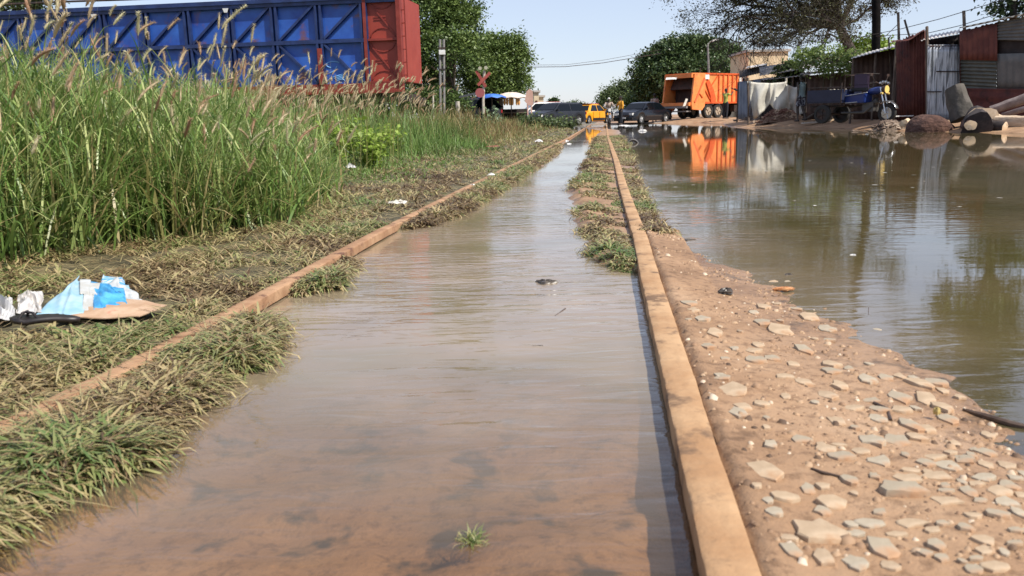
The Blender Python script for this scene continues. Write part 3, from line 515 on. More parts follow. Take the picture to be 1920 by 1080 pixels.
for u, Y, H, lb in ((1030, 40, .55, 'low leafy green bush beside the front of the black station car'), (1060, 42, .4, 'small green bush at the end of the verge touching the flooded crossing'), (985, 38, .6, 'low green bush in front of the leaning pink board')):
    x = P(u, 220, Y).x; leafplant('verge_bush', (x, Y, gh(x, Y)), H, 420, .16, mid_m, lb, spread=1.0, stems=12)
x = P(890, 225, 26).x; leafplant('verge_bush', (x, 26, gh(x, 26)), .6, 420, .09, mid_m, 'green leafy weed clump left of the grey green shrub', spread=.7, stems=12)
# ---------------------------------------------------------------- stones set in the mud
stone_ms = [mat('stone_grey', (.33, .275, .20), .95, spec=.15, c2=(.40, .345, .265), sc=14, c3=(.40, .24, .14), sc3=9, th3=(.46, .62), bump=.0015, bsc=70),
            mat('stone_tan', (.38, .28, .185), .95, spec=.15, c2=(.50, .38, .26), sc=14, c3=(.38, .22, .12), sc3=9, th3=(.55, .68), bump=.0015, bsc=70),
            mat('stone_blue', (.36, .30, .22), .95, spec=.15, c2=(.44, .38, .29), sc=14, c3=(.40, .25, .15), sc3=11, th3=(.54, .66), bump=.0015, bsc=70)]
def stone_mesh(w, d, h, m, seed):
    r = random.Random(seed); n = r.choice((7, 8, 9, 10, 11)); a0 = r.uniform(0, 6); pts = []
    for i in range(n):
        a = a0+2*PI*(i+r.uniform(-.3, .3))/n; k = r.uniform(.62, 1.12); pts.append((math.cos(a)*w/2*k, math.sin(a)*d/2*k))
    tilt = (r.uniform(-.10, .10), r.uniform(-.08, .12)); mb = MB(); rings = [(-1.6, 1.0), (.55, 1.0), (.93, .95), (1.0, .80)]; vs = []
    for z, s in rings:
        for p in pts:
            x = p[0]*s; y = p[1]*s; vs.append((x, y, z*h+(tilt[0]*x+tilt[1]*y)*(z > 0)+r.uniform(-.05, .05)*h))
    fs = [(i*n+k, i*n+(k+1) % n, (i+1)*n+(k+1) % n, (i+1)*n+k) for i in range(3) for k in range(n)]
    vs.append((r.uniform(-.1, .1)*w, r.uniform(-.1, .1)*d, h*r.uniform(.95, 1.15))); fs += [(3*n+k, 3*n+(k+1) % n, 4*n) for k in range(n)]
    mb.add(vs, fs); return mb
C3 = [(470,105,150,70),(515,185,110,45),(490,225,100,50),(410,45,90,25),(600,170,90,40),(635,240,40,30),(630,290,40,20),(655,375,90,50),(800,340,120,45),(980,230,85,55),(1010,430,160,45),(1100,385,90,40),(1165,325,130,60),(1290,310,120,70),(1070,150,130,30),(1200,150,110,40),(1310,145,110,40),(1190,200,90,50),(1350,215,130,70),(1380,280,110,50),(1300,85,120,50),(1440,85,120,60),(1520,120,110,60),(1545,175,110,50),(1000,45,80,40),(830,35,80,50),(940,90,110,45),(1200,440,130,50),(1330,390,50,50),(1340,530,150,50),(1320,600,240,80),(1480,500,190,50),(1545,430,140,60),(1430,430,90,40),(1470,385,130,30),(1620,390,120,50),(1730,415,90,45),(1720,495,130,40),(1840,530,110,50),(1800,570,150,60),(1640,590,90,60),(1530,655,150,50),(1830,640,160,60),(1790,720,130,50),(1660,735,110,30),(1625,795,90,45),(1360,765,170,40),(1155,765,160,50),(1200,715,80,30),(960,660,150,80),(910,700,90,50),(720,650,150,60),(670,735,110,60),(835,590,80,50),(915,580,80,35),(620,510,160,100),(585,605,60,30),(640,670,70,40),(900,820,290,130),(740,860,90,40),(760,930,120,90),(915,955,110,90),(1080,980,130,80),(1210,890,170,110),(1250,985,90,60),(1480,880,90,90),(1720,860,120,50),(1820,920,60,60),(1610,960,50,30),(1780,990,160,50),(1870,870,110,30),(1905,585,60,70),(1880,480,80,40),(1700,640,80,30),(1580,300,60,25),(1660,365,50,40),(1560,355,70,25),(1890,700,70,50),(1520,560,70,30),(1440,480,60,30)]
C2 = [(335,543,90,25),(355,573,60,25),(400,612,90,35),(332,625,35,20),(460,678,90,35),(420,750,80,40),(690,522,80,28),(640,550,50,18),(840,512,65,22),(755,495,50,18),(765,580,40,18),(905,555,110,40),(990,605,85,30),(680,600,100,30),(760,630,130,45),(650,795,110,35),(640,745,80,20),(550,745,50,35),(725,780,80,25),(825,800,65,40),(880,725,90,40),(660,715,70,30),(480,890,70,35),(500,800,50,15),(1010,795,100,30),(1010,835,90,35),(875,890,80,45),(1180,865,120,40),(1270,850,80,30),(1430,865,130,50),(1510,850,120,35),(1540,890,60,40),(1190,778,50,22),(805,385,45,20),(735,385,50,15),(1000,660,60,15),(1330,835,60,25),(1400,835,50,25),(1090,815,50,25),(930,660,40,14),(575,655,30,12),(480,640,25,12),(1230,600,40,14)]
ST = [(1200+a/2.667, 700+b/2.667, c/2.667, d/2.667) for a, b, c, d in C3]+[(1160+a/2.526, 360+b/2.526, c/2.526, d/2.526) for a, b, c, d in C2]
rs_ = random.Random(77)
for _ in range(95):
    v_ = 700+380*rs_.random()**.8; u_ = rs_.uniform(1400+.12*(v_-700)+(60 if v_ < 800 else 90), 1925-max(0, 850-v_)*.85)
    if all(abs(u_-a)*2 > c*.9+14 or abs(v_-b)*2 > d*.9+10 for a, b, c, d in ST): ST.append((u_, v_, rs_.uniform(16, 44), rs_.uniform(8, 19)))
SPECIAL = {58: 'largest pale tan slab stone near the foot of the photo beside the rail', 30: 'big grey stone with a dark undercut shadow on its left side', 63: 'round pale grey stone right of the largest slab',
           55: 'whitish tan wedge stone nearest the rail in the lower mud', 0: 'broken pale stone high beside the rail with smaller stones under it', 59: 'small flat stone touching the top edge below the largest slab', 21: 'rough tan rock standing highest at the water edge', 49: 'long tilted grey stone above the largest slab'}
for i, (u, v, wp, hp) in enumerate(ST):
    c = G(u, v, .03); z = gh(c.x, c.y); wd = (G(u+wp/2, v, .045)-G(u-wp/2, v, .045)).length; dp = G(u, v-hp/2, .045).y-G(u, v+hp/2, .045).y
    h = min(.009, max(.0025, min(wd, dp)*.085)); 
    if i in (30, 21, 22): h *= 1.7
    m = stone_ms[0 if (i*7) % 5 < 2 else (1 if (i*7) % 5 < 4 else 2)]
    if i in (58, 63, 55, 0, 21, 22): m = stone_ms[1] if i != 63 else stone_ms[0]
    o = stone_mesh(wd*1.06, min(dp, wd*1.5)*1.06, h, m, i).build('flat_stone', m, smooth=True); o.location = (c.x, c.y, max(z, -.004)+.0015); o.rotation_euler = (0, 0, 0)
    size = 'large' if wd > .042 else ('medium' if wd > .028 else 'small'); colr = ['grey', 'tan', 'bluish grey'][stone_ms.index(m)]
    zone = 'lying in the flood water off the mud' if z < -.002 else ('at the wet edge of the flood' if z < .018 else ('in the mud near the rail' if c.x-float(xrr(c.y)) < .2 else ('low in the right corner of the mud' if c.y < 1.35 else 'in the middle of the mud bank')))
    tag(o, SPECIAL.get(i, '%s %s flat stone pressed %s' % (size, colr, zone)), 'stone', 'flat stones pressed into the mud bank')
# gravel crumbs and grit as one mass
def gravel():
    n = 2600; y = samp_y(n, .95, 4.2, 1.2); x = xrr(y)+.04+rng.random(n)*np.maximum(.02, np.interp(y, Cy, Cx)-xrr(y)); z = height(x, y); dens = fbm(x, y, 7, 50)
    k = (z > -.006) & (dens > .44-.25*sstep(.1, .5, x-xrr(y))*0); x, y, z = x[k], y[k], z[k]; n = len(x); s = rng.gamma(2.0, .0011, n)+.0009
    base = np.array([(-1, -1, -.4), (1, -1, -.4), (1, 1, -.4), (-1, 1, -.4), (-.5, -.6, .5), (.6, -.5, .6), (.5, .6, .45), (-.6, .5, .5)]); a = rng.uniform(0, 2*PI, n)
    ca, sa = np.cos(a)[:, None], np.sin(a)[:, None]; b = base[None]*rng.uniform(.6, 1.3, (n, 8, 3)); V = np.stack([b[..., 0]*ca-b[..., 1]*sa, b[..., 0]*sa+b[..., 1]*ca, b[..., 2]], -1)*s[:, None, None]+np.stack([x, y, z+s*.2], -1)[:, None]
    f = np.array([(4, 5, 6, 7), (0, 1, 5, 4), (1, 2, 6, 5), (2, 3, 7, 6), (3, 0, 4, 7)]); Q = (f[None]+np.arange(n)[:, None, None]*8).reshape(-1, 4)
    o = np_mesh('gravel', V, Q, np.repeat(rng.random(n), 8), leafmat('grit', [(0, (.09, .055, .035)), (.3, (.28, .17, .10)), (.85, (.42, .28, .17)), (1, (.60, .50, .38))], 0.0, .7)); tag(o, 'loose grit and crumbs scattered on the mud bank', 'gravel', kind='stuff')
gravel()
# ---------------------------------------------------------------- litter
def sheet(name, corners, bumps, m, label, cat, thick=.0015, n=22, seed=1, drape=.0, parent=None, fold=None):
    """bilinear crumpled sheet from 4 ground corners (world)"""
    r = random.Random(seed); ph = [(r.uniform(0, 6), r.uniform(4, 13), r.uniform(4, 13)) for _ in range(5)]; a, b, c, d = [Vector(q) for q in corners]; mid = (a+b+c+d)/4
    def fn(u, v):
        p = (a*(1-u)+b*u)*(1-v)+(d*(1-u)+c*u)*v; h = sum(math.sin(pp+u*fu+v*fv) for pp, fu, fv in ph)/5; h = 1-abs(h)*1.6
        e = 4*u*(1-u)*v*(1-v)*4; z = bumps*h*(.35+.65*min(1, e))
        if fold: z += fold(u, v)
        wob = .012*math.sin(9*u+ph[0][0])*(1 if v > .5 else -1)
        return (p.x-mid.x+wob*abs(v-.5), p.y-mid.y+wob*abs(u-.5)*2, p.z-mid.z+z)
    mb = MB(); mb.grid(fn, n, n); o = mb.build(name, m, parent, smooth=False, solid=thick); o.location = mid; 
    if label: tag(o, label, cat)
    return o
def gz(u, v, dz=.01, z=.06):
    dz = dz+.012
    q = G(u, v, z); return Vector((q.x, q.y, gh(q.x, q.y)+dz))
def printed_mat():
    m = bpy.data.materials.new('printed_sack'); m.use_nodes = True; t = m.node_tree; b = t.nodes['Principled BSDF']; tc = t.nodes.new('ShaderNodeTexCoord')
    mp = N(t, 'ShaderNodeMapping'); mp.inputs['Scale'].default_value = (1, 1, 1); t.links.new(tc.outputs['Object'], mp.inputs[0])
    n = N(t, 'ShaderNodeTexNoise', Scale=9, Detail=1, Distortion=1.2); t.links.new(mp.outputs[0], n.inputs['Vector'])
    r = ramp(t, [(.34, (.60, .70, .74)), (.43, (.16, .46, .66)), (.52, (.05, .30, .58)), (.56, (.66, .74, .76)), (.64, (.62, .30, .22))]); r.color_ramp.interpolation = 'LINEAR'; t.links.new(n.outputs['Fac'], r.inputs[0])
    n2 = N(t, 'ShaderNodeTexNoise', Scale=30, Detail=4); t.links.new(mp.outputs[0], n2.inputs['Vector']); r2 = ramp(t, [(.5, (0, 0, 0)), (.7, (1, 1, 1))]); t.links.new(n2.outputs['Fac'], r2.inputs[0])
    mx = N(t, 'ShaderNodeMix', data_type='RGBA'); t.links.new(r2.outputs[0], mx.inputs[0]); t.links.new(r.outputs[0], mx.inputs[6]); mx.inputs[7].default_value = (.62, .58, .50, 1); t.links.new(mx.outputs[2], b.inputs['Base Color']); b.inputs['Roughness'].default_value = .4
    return m
sack = empty('plastic_sack', gz(165, 565, 0), 0, 'crumpled light blue and white printed plastic sack among the grass', 'plastic sack'); s0 = sack.location
pm = printed_mat(); bl = mat('sack_blue', (.22, .42, .54), .45, c2=(.38, .52, .58), sc=12, th=(.35, .6)); bd = mat('sack_deep_blue', (.04, .26, .55), .38, c2=(.10, .42, .68), sc=14)
def patch(name, pts, m, lift, seed, n=12, crumple=.006):
    q = [gz(u, v, 0)+Vector((0, 0, l)) for (u, v), l in zip(pts, lift)]; o = sheet(name, q, crumple, m, None, None, n=26, seed=seed); o.data.polygons.foreach_set('use_smooth', [True]*len(o.data.polygons)); o.parent = sack; o.location = o.location-s0; return o
patch('pale_flap', [(75, 592), (150, 590), (172, 556), (145, 545)], bl, (.012, .012, .035, .06), 3, crumple=.016)
patch('blue_flap', [(172, 585), (240, 575), (232, 552), (172, 545)], bd, (.012, .015, .03, .04), 5, crumple=.022)
patch('white_flap', [(150, 588), (176, 582), (184, 552), (160, 550)], mat('sack_white', (.42, .41, .37), .5, c2=(.50, .52, .52), sc=20), (.014, .012, .05, .058), 6)
patch('printed_flap', [(182, 560), (238, 552), (240, 532), (190, 531)], pm, (.02, .018, .03, .04), 7, crumple=.012)
patch('rear_flap', [(195, 552), (262, 568), (266, 560), (215, 538)], mat('sack_grey', (.45, .47, .48), .4, c2=(.62, .63, .62), sc=20), (.03, .012, .012, .045), 8)
cb = sheet('cardboard_sheet', [gz(105, 596, .012), gz(255, 592, .010), gz(318, 572, .014), gz(190, 560, .02)], .008, mat('cardboard', (.40, .25, .15), .85, c2=(.52, .36, .24), sc=10, c3=(.55, .16, .10), sc3=8, th3=(.62, .7)), 'torn brown cardboard sheet lying under the blue sack', 'cardboard', thick=.003, seed=9)
def shoe():
    a = gz(22, 612, 0); b_ = gz(150, 604, 0); L = (b_-a).length; t = empty('black_sandal', (a+b_)/2, math.atan2(b_.y-a.y, b_.x-a.x), 'worn black shoe sole lying before the blue sack', 'shoe')
    mb = MB(); mb.grid(lambda u, v: ((u-.5)*L, (v-.5)*.05*(1+.35*math.sin(u*PI*1.6+.4))*(.25+.75*min(1, 8*u*(1-u)*1.2)), .022+.010*math.sin(u*PI)+.012*(u < .25)*math.cos(u*6)+.0*v), 20, 6)
    mb.build('sole', mat('black_rubber', (.012, .009, .009), .45, c2=(.03, .022, .02), sc=20), t, solid=.014, smooth=True)
    mb = MB(); mb.tube([(-L*.38, -.024, .03), (-L*.3, -.01, .052), (-L*.27, .012, .052), (-L*.3, .028, .03)], .004, 8); mb.tube([(-L*.02, -.024, .03), (-L*.16, -.006, .05), (-L*.27, .004, .052)], .004, 8); mb.build('strap', MATS['black_rubber'], t, smooth=True)
shoe()
sheet('white_plastic_bag', [gz(-30, 604, .005), gz(22, 600, .01), gz(30, 566, .02), gz(-30, 562, .02)], .035, mat('bag_white', (.48, .47, .46), .4, c2=(.60, .59, .58), sc=14, c3=(.08, .12, .45), sc3=12, th3=(.64, .66)), 'white printed plastic bag cut off by the left photo edge', 'plastic bag', seed=12, n=16)
sheet('clear_plastic_bag', [gz(28, 592, .01), gz(86, 590, .01), gz(76, 566, .03), gz(42, 564, .03)], .04, mat('bag_clear', (.42, .38, .34), .18, c2=(.62, .60, .58), sc=24, th=(.4, .6)), 'crumpled see through plastic bag between white bag and blue sack', 'plastic bag', seed=15, n=16)
wm = mat('litter_white', (.55, .54, .52), .6, c2=(.66, .65, .64), sc=30)
def scrap(u, v, w, h, m, name, label, cat, z=.07, up=.01, seed=0):
    c = gz(u, v, up, z); s = c.y/FPX; W = w*s; D = W*1.0; q = [c+Vector(a) for a in ((-W/2, -D/2, 0), (W/2, -D/2, 0), (W/2, D/2, 0), (-W/2, D/2, 0))]
    return sheet(name, q, h*s*.7, m, label, cat, seed=seed, n=9)
scrap(921, 324, 13, 9, wm, 'paper_scrap', 'white scrap on the left rail, the farther of two', 'litter', z=.08, seed=3)
scrap(886, 338, 11, 7, wm, 'paper_scrap', 'white scrap on the left rail, the nearer of two', 'litter', z=.08, seed=4)
scrap(745, 370, 34, 12, mat('litter_grey', (.40, .38, .33), .6, c2=(.55, .52, .46), sc=30), 'plastic_scrap', 'greyish plastic scrap in the verge grass left of the rail', 'litter', z=.1, up=.02, seed=5)
scrap(657, 314, 16, 16, wm, 'plastic_scrap', 'pinkish white scrap below the lime green weeds', 'litter', z=.15, up=.05, seed=6)
scrap(1010, 264, 14, 8, wm, 'plastic_scrap', 'white scrap in the verge grass near the far end of the left rail', 'litter', z=.1, up=.03, seed=7)
scrap(848, 489, 15, 9, wm, 'floating_scrap', 'small white scrap floating in the channel', 'litter', z=0, up=.036, seed=8)
scrap(925, 276, 26, 7, mat('litter_brown', (.20, .09, .05), .8), 'cardboard_scrap', 'flat brown scrap lying in the dry weeds', 'litter', z=.1, up=.05, seed=10)
scrap(1170, 252, 20, 5, wm, 'floating_scrap', 'long white scrap floating beside the far right rail', 'litter', z=0, up=.24, seed=11)
for i, (u, v, wd, lb) in enumerate([(1060, 263, 14, 'white foam scrap by the far left rail end'), (1067, 268, 9, 'smaller white scrap just below the foam scrap')]): scrap(u, v, wd, 5, wm, 'foam_scrap', lb, 'litter', z=.02, up=.03, seed=20+i)
dk = mat('wet_debris', (.035, .028, .022), .35, c2=(.10, .08, .06), sc=30)
def lump(name, u, v, w, h, label, cat, m=dk, z=0, seed=1, asp=.8):
    c = G(u, v, z); W = w*c.y/FPX; r = random.Random(seed); mb = MB()
    def fn(a, b):
        th = a*2*PI; ph = (b-.35)*PI*.75; k = 1+.22*math.sin(3*th+seed)+.14*math.sin(7*th+2*seed)+.1*math.sin(5*ph*2+seed); return (math.cos(th)*math.cos(ph)*W/2*k, math.sin(th)*math.cos(ph)*W/2*asp*k, math.sin(ph)*h*c.y/FPX*k)
    mb.grid(fn, 22, 9); o = mb.build(name, m, smooth=True); o.location = (c.x, c.y, max(gh(c.x, c.y), z-.004)); return tag(o, label, cat) if label else o
lump('floating_debris', 1023, 530, 40, 7, 'dark lump of wet debris floating mid channel', 'debris')
lump('floating_debris', 1478, 515, 16, 4, 'small dark clod in the flood just off the mud shore', 'debris', seed=3)
lump('mud_clod', 1010, 648, 34, 3, 'thin dark scrap floating in the channel below the debris lump', 'debris', seed=4, asp=.3)
lump('mud_clod', 1362, 545, 26, 7, 'dark crumb of earth on the mud near the flood', 'debris', seed=5, z=.03)
lump('orange_leaf', 1470, 540, 36, 4, 'orange brown dead leaf at the wet mud edge', 'leaf', m=mat('dead_leaf', (.42, .17, .06), .6, c2=(.55, .28, .12), sc=30), z=.012, seed=6, asp=.35)
lump('yellow_pebble', 1757, 768, 12, 8, 'small yellow pebble against the rough tan rock', 'pebble', m=mat('yellow_peb', (.45, .34, .12), .5), z=.03, seed=7)
def stick(pts, r, label, z=.012, m=None):
    mb = MB(); q = []
    for i, (u, v) in enumerate(pts):
        g = G(u, v, z); q.append((g.x, g.y, max(gh(g.x, g.y), -.003)+r[i]*.7))
    mb.tube(q, r, 7); o = mb.build('stick', m or mat('wet_stick', (.05, .03, .02), .5, c2=(.11, .07, .045), sc=30), smooth=True); return tag(o, label, 'stick')
stick([(1806, 766), (1850, 778), (1900, 790), (1940, 796)], [.003, .006, .0065, .005], 'dark wet stick reaching from the mud into the flood at right', z=.01)
stick([(1640, 733), (1665, 745), (1672, 765)], [.003, .0035, .003], 'short dark twig curled between stones', z=.04)
stick([(1522, 868), (1545, 878), (1580, 884)], [.002, .0028, .002], 'thin brown twig on the open mud', z=.045)
stick([(1040, 592), (1060, 578)], [.002, .003], 'short dark twig floating in the channel', z=.001)
stick([(1628, 590), (1629, 575)], [.002, .002], 'thin twig standing in the flood', z=.001)
# handful of wet grass in the channel at the bottom
g0 = G(886, 1015, 0); nn = 90; base = np.stack([g0.x+rng.normal(0, .009, nn), g0.y+rng.normal(0, .008, nn), np.full(nn, -.003)], -1)
o, _ = ribbons('grass_tuft', base, rng.uniform(0, 2*PI, nn), rng.uniform(.01, .032, nn), rng.uniform(.4, 1.3, nn), rng.uniform(.0016, .003, nn), np.clip(rng.normal(.7, .2, nn), 0, 1), 3, short_m); tag(o, 'small yellow green tuft poking out of the shallow channel water', 'grass tuft')
# pale flecks of scum drifting on the wide flood
nf = 420; fy = samp_y(nf, 5, 44, 1.0); fx = np.interp(fy, Cy, Cx)+.2+rng.random(nf)*np.maximum(.3, np.interp(fy, Dy, Dx)-np.interp(fy, Cy, Cx)-.8)
fs_ = rng.uniform(.006, .022, nf)*(1+.05*fy); fa_ = rng.uniform(0, PI, nf); cc = np.stack([fx, fy, np.full(nf, .003)], -1); e1 = np.stack([np.cos(fa_), np.sin(fa_), fa_*0], -1)*fs_[:, None]; e2 = np.stack([-np.sin(fa_), np.cos(fa_), fa_*0], -1)*fs_[:, None]*.6
Vf = np.stack([cc-e1, cc-e2, cc+e1, cc+e2], 1); o = np_mesh('floating_scum', Vf, np.arange(nf*4).reshape(-1, 4), np.repeat(rng.random(nf), 4), leafmat('scum', [(0, (.10, .08, .05)), (.4, (.34, .31, .26)), (1, (.62, .60, .56))], 0, .7)); tag(o, 'tiny pale flecks of scum floating on the wide flood', 'scum', kind='stuff')
# half sunk tyre
ty = G(1187, 268, 0); mb = MB(); mb.grid(lambda a, b: ((.12+.03*math.cos(b*2*PI))*math.cos(a*2*PI), .03*math.sin(b*2*PI), (.12+.03*math.cos(b*2*PI))*math.sin(a*2*PI)), 30, 10)
o = mb.build('car_tyre', MATS['black_rubber'], smooth=True); o.location = (ty.x, ty.y, -.05); o.rotation_euler = (-.35, 0, .2); tag(o, 'small black rubber ring half sunk in the flood by the far rail', 'tyre')
# sprinkled floating bits far out: individual foam specks
for i, (u, v, lb) in enumerate([(1600, 478, 'tiny pale speck floating at mid right of the flood'), (1205, 246, 'pale speck floating below the black sedan'), (1288, 450, 'flat grey clod just off the tufts at the right rail')]):
    lump('floating_bit', u, v, 14 if i < 2 else 34, 3, lb, 'debris', m=wm if i < 2 else dk, seed=30+i, asp=.7)
# ---------------------------------------------------------------- wagon
blue = mat('wagon_blue', (.014, .055, .29), .42, c2=(.03, .12, .46), sc=1.6, th=(.35, .65), c3=(.17, .06, .035), sc3=2.4, th3=(.57, .70), bump=.016, bsc=1.6)
blued = mat('wagon_blue_frame', (.010, .022, .085), .5, c2=(.018, .04, .14), sc=5)
red = mat('wagon_red', (.27, .032, .018), .55, c2=(.34, .05, .028), sc=2.5, th=(.35, .65), bump=.008, bsc=2)
redd = mat('wagon_red_frame', (.19, .022, .014), .6, c2=(.25, .036, .022), sc=5)
dark = mat('dark_iron', (.02, .016, .015), .7, c2=(.06, .03, .02), sc=6)
white = mat('white_paint', (.75, .75, .73), .5, c2=(.65, .64, .60), sc=8)
pr = P(758, 170, 19.6); pl = P(0, 100, 21.1); dx = Vector((pl.x-pr.x, pl.y-pr.y, 0)); wa = math.atan2(dx.y, dx.x)
WG = empty('freight_wagon', (pr.x, pr.y, gh(pr.x, pr.y)), wa, 'long blue open freight wagon with a rust red end section', 'freight wagon'); wz = WG.location.z
def wagon(WG):
    # local x runs left along the side, +y towards the camera, z up (minus ground)
    Z = lambda z: 1.2+(z-1.2)*.93-wz; L = 14.6; bay = 1.045; xr = .83
    mb = MB(); mb.box((xr+(L-xr)/2, -.85, Z(2.42)), (L-xr, 1.6, 1.82)); mb.build('wall', blue, WG)
    mb = MB(); mb.box((xr/2, -.85, Z(2.44)), (xr-.004, 1.6, 1.82)); mb.build('red_wall', red, WG)
    mb = MB()
    for k in range(13): 
        x = xr+k*bay+.02; w_ = .10
        for s in (-.055, .055): mb.box((x+s, -.02, Z(2.42)), (.05, .14, 1.77))
    mb.build('ribs', blued, WG)
    mb = MB(); mb.box((xr+(L-xr)/2, -.005, Z(2.44)), (L-xr, .12, .085)); mb.box((L/2, -.01, Z(3.42)), (L, .2, .09)); mb.box((L/2, .03, Z(3.34)), (L, .05, .10)); mb.build('side_rail', blued, WG)
    mb = MB(); n = 12
    for k in range(n):
        x0 = xr+k*bay+.12; x1 = xr+(k+1)*bay-.08
        mb.bar((x1, -.01, Z(2.50)), (x0, -.01, Z(3.30)), .05, .09, (0, 1, 0)); mb.bar((x0, -.01, Z(1.46)), (x1, -.01, Z(2.38)), .05, .10, (0, 1, 0))
    mb.build('diagonal_braces', blued, WG)
    mb = MB(); mb.box((L/2, 0, Z(1.33)), (L, .10, .20)); mb.box((L/2, .04, Z(1.225)), (L, .16, .03)); mb.build('sill', redd, WG)
    mb = MB()
    for x in (.07, .82): mb.box((x, .0, Z(2.42)), (.07, .12, 1.77))
    mb.box((.445, -.01, Z(2.44)), (.68, .09, .05)); mb.box((.445, .0, Z(1.45)), (.68, .1, .05))
    for zc in (1.94, 2.93):     # pressed cross in the two door panels
        mb.bar((.13, -.04, Z(zc-.42)), (.76, -.04, Z(zc+.42)), .03, .035, (0, 1, 0))
        for s in (-1, 1):
            pts = [(.445+.28*math.cos(a), -.045, Z(zc+s*.46-s*.24*math.sin(a))) for a in np.linspace(.15, PI-.15, 9)]; mb.tube(pts, .016, 5)
            mb.bar((.36, -.045, Z(zc+s*.03)), (.63, -.045, Z(zc+s*.03)), .02, .02, (0, 1, 0))
    mb.build('red_frame', redd, WG)
    mb = MB(); mb.box((xr+.02+bay, .012, Z(1.85)), (.10, .15, .80)); mb.build('red_rib', redd, WG)
    mb = MB()      # end ladder and corner post
    mb.box((.04, .02, Z(2.42)), (.09, .16, 1.86)); mb.box((-.08, -.04, Z(2.42)), (.025, .03, 1.81));
    for z in np.arange(1.6, 3.4, .3): mb.box((-.04, -.04, Z(z)), (.10, .02, .02))
    mb.build('ladder', redd, WG)
    mb = MB(); mb.box((L/2, -1.3, Z(1.12)), (L-.6, 1.6, .18)); mb.box((-.1, -1.0, Z(.98)), (.2, .3, .2)); mb.disc((-.12, -.5, Z(1.0)), .14, (1, 0, 0), .2); mb.build('underframe', dark, WG)
    for bx_ in (2.2, 12.4):
        bg_ = MB(); bg_.box((bx_, -.35, Z(.62)), (2.3, .14, .26)); bg_.box((bx_, -.3, Z(.78)), (.5, .3, .4)); bg_.box((bx_, -1.3, Z(.8)), (.5, 2.0, .3))
        for s in (-.85, .85): bg_.box((bx_+s, -.26, Z(.66)), (.28, .2, .3))
        b_ = bg_.build('bogie', redd, WG)
        for s in (-.85, .85):
            for y in (-.5, -2.1):
                m2 = MB(); m2.disc((bx_+s, y, Z(.60)), .42, (0, 1, 0), .10, 26); m2.disc((bx_+s, y+.07, Z(.60)), .15, (0, 1, 0), .08, 14); m2.build('wheel', dark, b_, smooth=True)
    for x in (4.05, 7.3):
        m2 = MB(); m2.prism([(x-.07, Z(3.30)), (x+.07, Z(3.30)), (x+.035, Z(3.20)), (x-.035, Z(3.20))], .06, .075); m2.build('bracket', white, WG)
    # chalky blue scrawl on the last lower blue panel
    m2 = MB(); q = [(xr+.80+.17*math.cos(a), .0-.045, Z(1.90)+.07*math.sin(a)) for a in np.linspace(-1.2, 2.6, 10)]; m2.tube(q, .012, 5); m2.tube([(xr+.72, -.045, Z(1.86)), (xr+.78, -.045, Z(1.76)), (xr+.90, -.045, Z(1.70))], .012, 5)
    for i in range(4): m2.tube([(xr+.40+.05*i, -.045, Z(1.62-.035*i)), (xr+.6, -.045, Z(1.66-.035*i)), (xr+.84-.03*i, -.045, Z(1.60-.03*i))], [.008, .024, .008], 5)
    m2.build('scrawl', mat('pale_blue_paint', (.16, .38, .68), .5), WG)
wagon(WG)
# rust red wagon behind
q = P(700, 100, 25); q2 = P(270, 100, 25.6); W2 = empty('freight_wagon', (q.x, q.y, gh(q.x, q.y)), math.atan2(q2.y-q.y, q2.x-q.x), 'rust red covered wagon showing only its roof edge above the blue wagon', 'freight wagon')
Lw = (Vector((q2.x, q2.y))-Vector((q.x, q.y))).length; mb = MB(); mb.box((Lw/2, -1.3, 2.35), (Lw, 2.5, 2.5))
for k in range(9): mb.box((.1+k*(Lw-.2)/8, -.02, 2.35), (.08, .12, 2.5))
mb.build('wall', red, W2); mb = MB(); mb.prism([(.05, 3.6), (-2.65, 3.6), (-2.4, 3.78), (-1.3, 3.92), (-.2, 3.78)], -.1, Lw+.1, 'x'); mb.build('roof', redd, W2)
mb = MB(); mb.box((Lw/2, -1.3, .95), (Lw-.4, 1.8, .3)); 
for x in (1, 2.4, Lw-2.4, Lw-1): mb.disc((x, -.5, .42), .42, (0, 1, 0), .12, 20)
mb.build('bogie', dark, W2)
# ---------------------------------------------------------------- poles, wires, signs
def pole(u0, v0, u1, v1, Y, r, name, label, cat, m, n=8, taper=1.0, zb=None):
    a = P(u0, v0, Y); b = P(u1, v1, Y); d = (a-b).normalized(); g = gh(b.x, b.y)-.2 if zb is None else zb; c = b+d*((g-b.z)/d.z); mb = MB(); mid = (a+c)/2+Vector((r*.4, 0, 0)); mb.tube([c, mid, a], [r, r*(1+taper)/2, r*taper], n); o = mb.build(name, m, smooth=True); return tag(o, label, cat) if label else o
wood = mat('post_wood', (.09, .07, .055), .9, c2=(.17, .13, .10), sc=12, stretch=(1, 1, .2)); galv = mat('galvanised_post', (.20, .19, .18), .6, c2=(.28, .265, .25), sc=8, metal=.2)
cream = mat('stone_post', (.42, .38, .31), .8, c2=(.55, .50, .42), sc=12)
pole(1640, -160, 1640, 100, 33, .155, 'utility_pole', 'thick black utility pole rising past the top of the photo', 'utility pole', mat('tarred_pole', (.004, .004, .004), .9, spec=.1, c2=(.010, .008, .008), sc=6), 12)
tp = empty('twin_pole', P(829, 200, 40), 0, 'pair of thin grey posts side by side carrying a small white box', 'post'); o_ = tp.location
for u in (825, 832):
    a = P(u, 74, 40)-o_; b = P(u+1, 215, 40)-o_; mb = MB(); mb.tube([b, a], .055, 8); mb.build('post', galv, tp, smooth=True)
mb = MB(); c = P(829, 98, 39.9)-o_; mb.box(c, (.28, .14, .2)); mb.build('meter_box', white, tp); mb = MB()
for v in (90, 130, 160): mb.box(P(829, v, 39.95)-o_, (.3, .05, .06))
